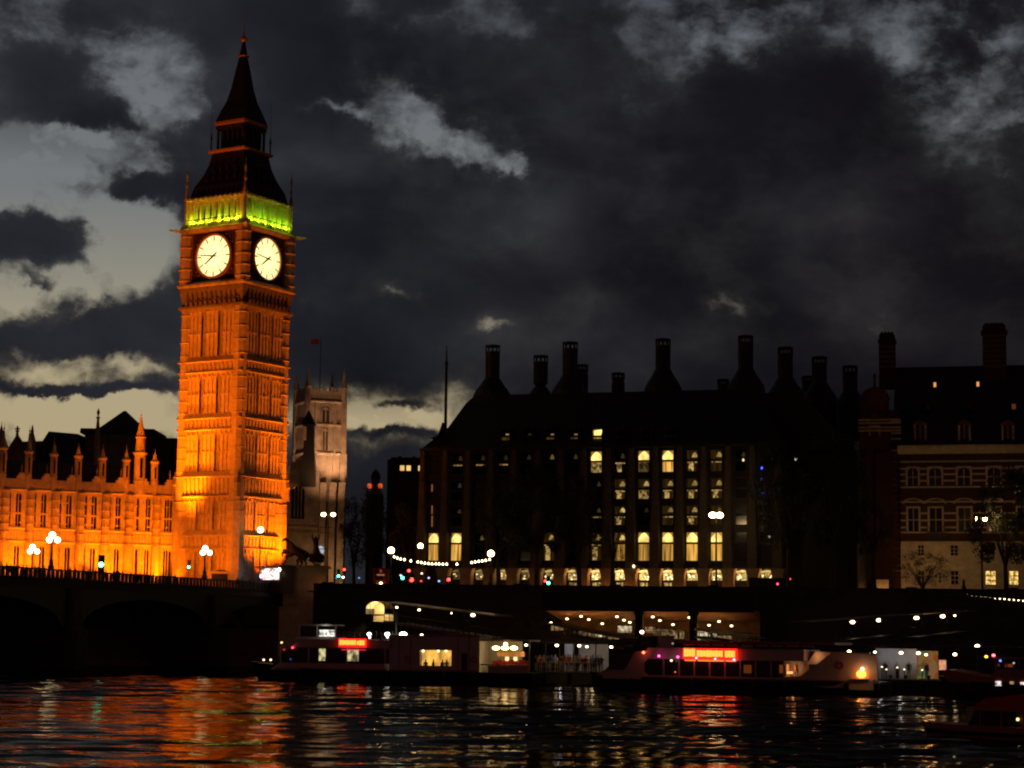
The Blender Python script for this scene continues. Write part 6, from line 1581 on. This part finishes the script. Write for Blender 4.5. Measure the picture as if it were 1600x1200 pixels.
# stern: white sweeping side, open lit bay and lantern
m = MB()
m.prism_xz([(X2(1222), Z2(1071, 1222)), (X2(1372), Z2(1078, 1372)), (X2(1369), Z2(1024, 1369)), (X2(1318), Z2(1019, 1318)), (X2(1300), Z2(1019, 1300)), (X2(1268), Z2(1044, 1268)), (X2(1248), Z2(1057, 1248)), (X2(1222), Z2(1059, 1222))], .1, .4)
m.box(X2(1222), X2(1335), BW2 - .4, BW2 - .1, d0, Z2(1019, 1300)); m.build('stern_side', WHITE, b2)
m = MB(); m.prism_xz([(X2(1255), Z2(1038, 1255)), (X2(1278), Z2(1038, 1278)), (X2(1302), Z2(1020, 1302)), (X2(1268), Z2(1018, 1268))], 1.2, 1.35); m.box(X2(1225), X2(1300), .5, BW2 - .5, Z2(1057, 1240) - .05, Z2(1057, 1240)); m.box(X2(1222), X2(1227), .3, 1.2, Z2(1057, 1225), Z2(1038, 1225)); m.build('stern_bay', CREAM, b2)
point_light(B2.w(X2(1237), .7, Z2(1043, 1237)), 14, (1, .42, .16), .12); point_light(B2.w(X2(1272), .6, Z2(1026, 1272)), 10, (1, .42, .22), .12)
g = MB(); x, z = B2.xz(1234, 1051, .6); g.box(x - .35, x + .3, .55, .6, z - .1, z + .1); g.build('lit_counter', emat('counter_glow', (1, .35, .12), 2.0), b2)
person(B2.w(X2(1240), .9, Z2(1057, 1240)), .5, 'orange', 2, 'person in orange light in the open stern bay of the right boat', 'people aboard the right boat', .72)
g = MB(); x, z = B2.xz(1346, 1053, -.15); g.lathe(0, 0, [(.2, -.35), (.42, -.2), (.45, .1), (.25, .3), (.05, .38)], 12); g = g.build('stern_lantern', emat('lantern_glow', (1, .22, .03), 5.5), b2); g.location = (x, -.2, z)
g = MB(); x, z = B2.xz(1347.5, 1045.5, -.15); g.sphere(0, 0, 0, .16, 8); g.cur = 1; g.box(-.03, .03, -.03, .3, -.03, .03); g = g.build('lantern_lamp', [emat('lantern_top_glow', (1, .55, .25), 8), IRON], b2); g.location = (x, -.2, z)
m = MB(); x0, z = B2.xz(1332, 1060, -.1); x1, _ = B2.xz(1358, 1060, -.1); m.box(x0, x1, -.6, .1, z - .06, z + .02); m.box(X2(1328), X2(1366), -.3, .09, Z2(1078, 1345), z - .06); m.build('stern_shelf', CREAM, b2)
point_light(B2.w((x0 + x1) / 2, -.9, z + .45), 7, (1, .40, .10), .12); point_light(B2.w(X2(1362), -1.2, Z2(1045, 1362)), 6, (1, .6, .35), .15)
for px in (1216,):
    g = MB(); g.box(X2(px), X2(px + 10), .36, .4, Z2(1052, 1220), Z2(1039, 1220)); g.build('lit_cabin_window', emat('dim_cabin_glow', (1, .22, .04), .13), b2)
g = MB(); g.box(X2(1160), X2(1172), .36, .4, Z2(1052, 1165), Z2(1039, 1165)); g.build('lit_cabin_window', emat('dim_cabin_glow', (1, .22, .04), .10), b2)

for px in range(985, 1370, 48): m = MB(); x, z = B2.xz(px, 1068, -.15); m.lathe(x, -.13, [(.05, .6), (.17, .7), (.17, 1.2), (.05, 1.3)], 8); m.build('fender', BLACK, b2)
m = MB(); m.box(X2(1012), X2(1320), -.02, .1, d0 + .05, d0 + .13); m.build('trim_line', REDP, b2)
for i in range(14): m = MB(); x = X2(1300) - i * .62; m.box(x - .02, x + .02, .45, .5, rt2 + .22, rt2 + 1.0); m.build('rail_post', IRON, b2)
m = MB(); m.box(X2(1300) - 8.2, X2(1300), .44, .5, rt2 + .96, rt2 + 1.02); m.build('top_rail', IRON, b2)
m = MB(); x, z = B2.xz(1312, 1040, .09); P = lambda r, i, y: (x + r * math.cos(i * math.pi / 8), y, z + r * math.sin(i * math.pi / 8)); m.loft([[P(.22, i, .02) for i in range(16)], [P(.36, i, .02) for i in range(16)], [P(.36, i, .09) for i in range(16)], [P(.22, i, .09) for i in range(16)], [P(.22, i, .02) for i in range(16)]], True, False); m.build('life_ring', REDP, b2)
# boat 3, moored at the right end
B3 = Frame(1468, 184, 1700, 177, 0, 1078)
b3 = thing('small_cruiser', 'small dim reddish cruiser moored at the right edge, with a lit cabin window', 'boat', B3.o, B3.rz)
X3 = lambda px: B3.xz(px, 1060)[0]; Z3 = lambda py, px=1540: B3.z(px, py)
hull(b3, B3.L, 4.6, Z3(1066), Z3(1056, 1475), HULLB)
m = MB(); m.prism_xz([(X3(1470), Z3(1052, 1470)), (X3(1478), Z3(1046, 1478)), (X3(1535), Z3(1057, 1535)), (X3(1690), Z3(1060, 1600)), (X3(1690), Z3(1068, 1600)), (X3(1482), Z3(1066, 1482))], .05, 4.5); m.build('bow_flare', mat('faded_red_paint', (.30, .10, .08), .5, .2, 1), b3)
m = MB(); m.prism_xz([(X3(1542), Z3(1060)), (X3(1556), Z3(1046)), (X3(1700), Z3(1047)), (X3(1700), Z3(1060))], .5, 4.1); m.prism_xz([(X3(1548), Z3(1029)), (X3(1700), Z3(1029)), (X3(1700), Z3(1027)), (X3(1552), Z3(1027))], .4, 4.2)
for px in (1553, 1590): m.box(X3(px) - .05, X3(px) + .05, .5, .6, Z3(1047), Z3(1029))
m.build('cabin', mat('brown_cabin_paint', (.22, .12, .08), .5, .2, 1), b3)
for px, py, w, h, c_, s_ in ((1560, 1068, 9, 7, (1, .82, .8), 1.3), (1581, 1067, 6, 4, (1, .6, .25), .5), (1598, 1068, 7, 4, (1, .7, .7), 1.4), (1573, 1040, 13, 5, (1, .18, .04), .14), (1557, 1038, 5, 6, (1, .18, .04), .08)):
    x, z = B3.xz(px, py, 0); q = 1 / 17; g = MB(); dpt = .02 if py > 1060 else .7; g.box(x - w * q / 2, x + w * q / 2, dpt - .06, dpt, z - h * q / 2, z + h * q / 2); g.build('lit_window', emat('cruiser_window_glow', c_, s_, .8, 3.5, .9), b3)
for px, py, c_, s_, r in ((1552.5, 1024, (1, .08, .10), 10, .15), (1541, 1026, (.9, .6, .05), 2.5, .17), (1563, 1032.5, (.1, .2, 1), 3, .12), (1584, 1036, (.7, .8, .9), .8, .1)):
    x, z = B3.xz(px, py, .3); g = MB(); g.sphere(0, 0, 0, r, 8, .8); g.cur = 1; g.box(-.03, .03, -.03, .03, -.6, -.08); g = g.build('signal_light', [emat('signal_light_glow', c_, s_), IRON], b3); g.location = (x, .3, z)
p = at(1527, 1011, 193); t = thing('pier_end_lamp', 'single orange lamp on a post at the right end of the pontoon', 'lamp', (p.x, p.y, ND)); post(t, p.z - ND - .2, .07, False); g = MB(); g.sphere(0, 0, p.z - ND, .24, 10); g.build('globe', emat('orange_globe_glow', (1, .50, .22), 22), t)

# boat 4, the near red boat at the lower right, at rest
B4 = Frame(1425, 112, 1760, 104, 0, 1170)
b4 = thing('red_launch', 'dark red passenger launch with black rubbing strakes, nearest the viewer at the lower right', 'boat', B4.o, B4.rz)
X4 = lambda px: B4.xz(px, 1140)[0]; Z4 = lambda py, px=1550: B4.z(px, py)
LRED = mat('launch_red_paint', (.42, .035, .025), .35, .15, .6)
L4, W4 = B4.L, 3.6
def strake(name, matl, za, zb2, out=0.0, xs=0.0):
    rings = []
    for i in range(15):
        t_ = i / 14; x = L4 * t_
        b = W4 / 2 * min(1, (1 - (1 - min(1, t_ / .35)) ** 2) + .02)
        rise = .55 * max(0, 1 - t_ / .45) ** 1.8
        k = lambda z: (z * (1 + rise * .25), b * (.86 + .14 * min(1, max(0, z) / 1.2)) + out)
        (z0_, c0), (z1_, c1) = k(za), k(zb2)
        xo = lambda z: -.5 * z * (1 - min(1, t_ / .3))
        rings.append([(x + xo(za) , W4 / 2 - c0, z0_), (x + xo(za), W4 / 2 + c0, z0_), (x + xo(zb2), W4 / 2 + c1, z1_), (x + xo(zb2), W4 / 2 - c1, z1_)])
    m = MB(); m.loft(rings); return m.build(name, matl, b4)
zz = [Z4(y) for y in (1205, 1186, 1170, 1163, 1150, 1145, 1136)]
strake('hull', LRED, -.3, zz[4]); strake('rubbing_strake', BLACK, zz[2] - .04, zz[3] + .02, .05); strake('rubbing_strake', BLACK, zz[4] - .06, zz[5], .06); strake('bulwark', mat('pale_pink_trim', (.40, .16, .12), .4, .15, 1), zz[5], zz[6], .01)
m = MB(); c0 = Z4(1136); c1, c2, c3 = Z4(1112), Z4(1107), Z4(1085)
m.prism_xz([(X4(1500), c0), (X4(1800), c0), (X4(1800), c1), (X4(1512), c1)], .9, W4 - .9); m.build('cabin', BLACK, b4)
m = MB(); m.prism_xz([(X4(1502), c1), (X4(1800), c1), (X4(1800), c2), (X4(1506), c2)], .55, W4 - .55); m.build('roof_edge', mat('brown_trim', (.30, .13, .09), .4, .1, 1), b4)
m = MB(); m.prism_xz([(X4(1512), c2), (X4(1800), c2), (X4(1800), c3), (X4(1580), c3), (X4(1530), c3 - .25)], .7, W4 - .7); m.build('upper_deck', LRED, b4)
for i in range(8): m = MB(); x = X4(1520) + i * 1.25; m.box(x - .04, x + .04, .86, .9, c0, c1); m.build('window_post', LRED, b4)
for px, py, c_, s_ in ((1590.5, 1124, (1, .85, .25), 2.5), (1557, 1138, (.8, .85, 1), .8)):
    x, z = B4.xz(px, py, .8); g = MB(); g.sphere(0, 0, 0, .085, 8); g.cur = 1; g.box(-.02, .02, .02, .15, -.02, .02); g = g.build('cabin_light', [emat('launch_light_glow', c_, s_), IRON], b4); g.location = (x, .78, z)
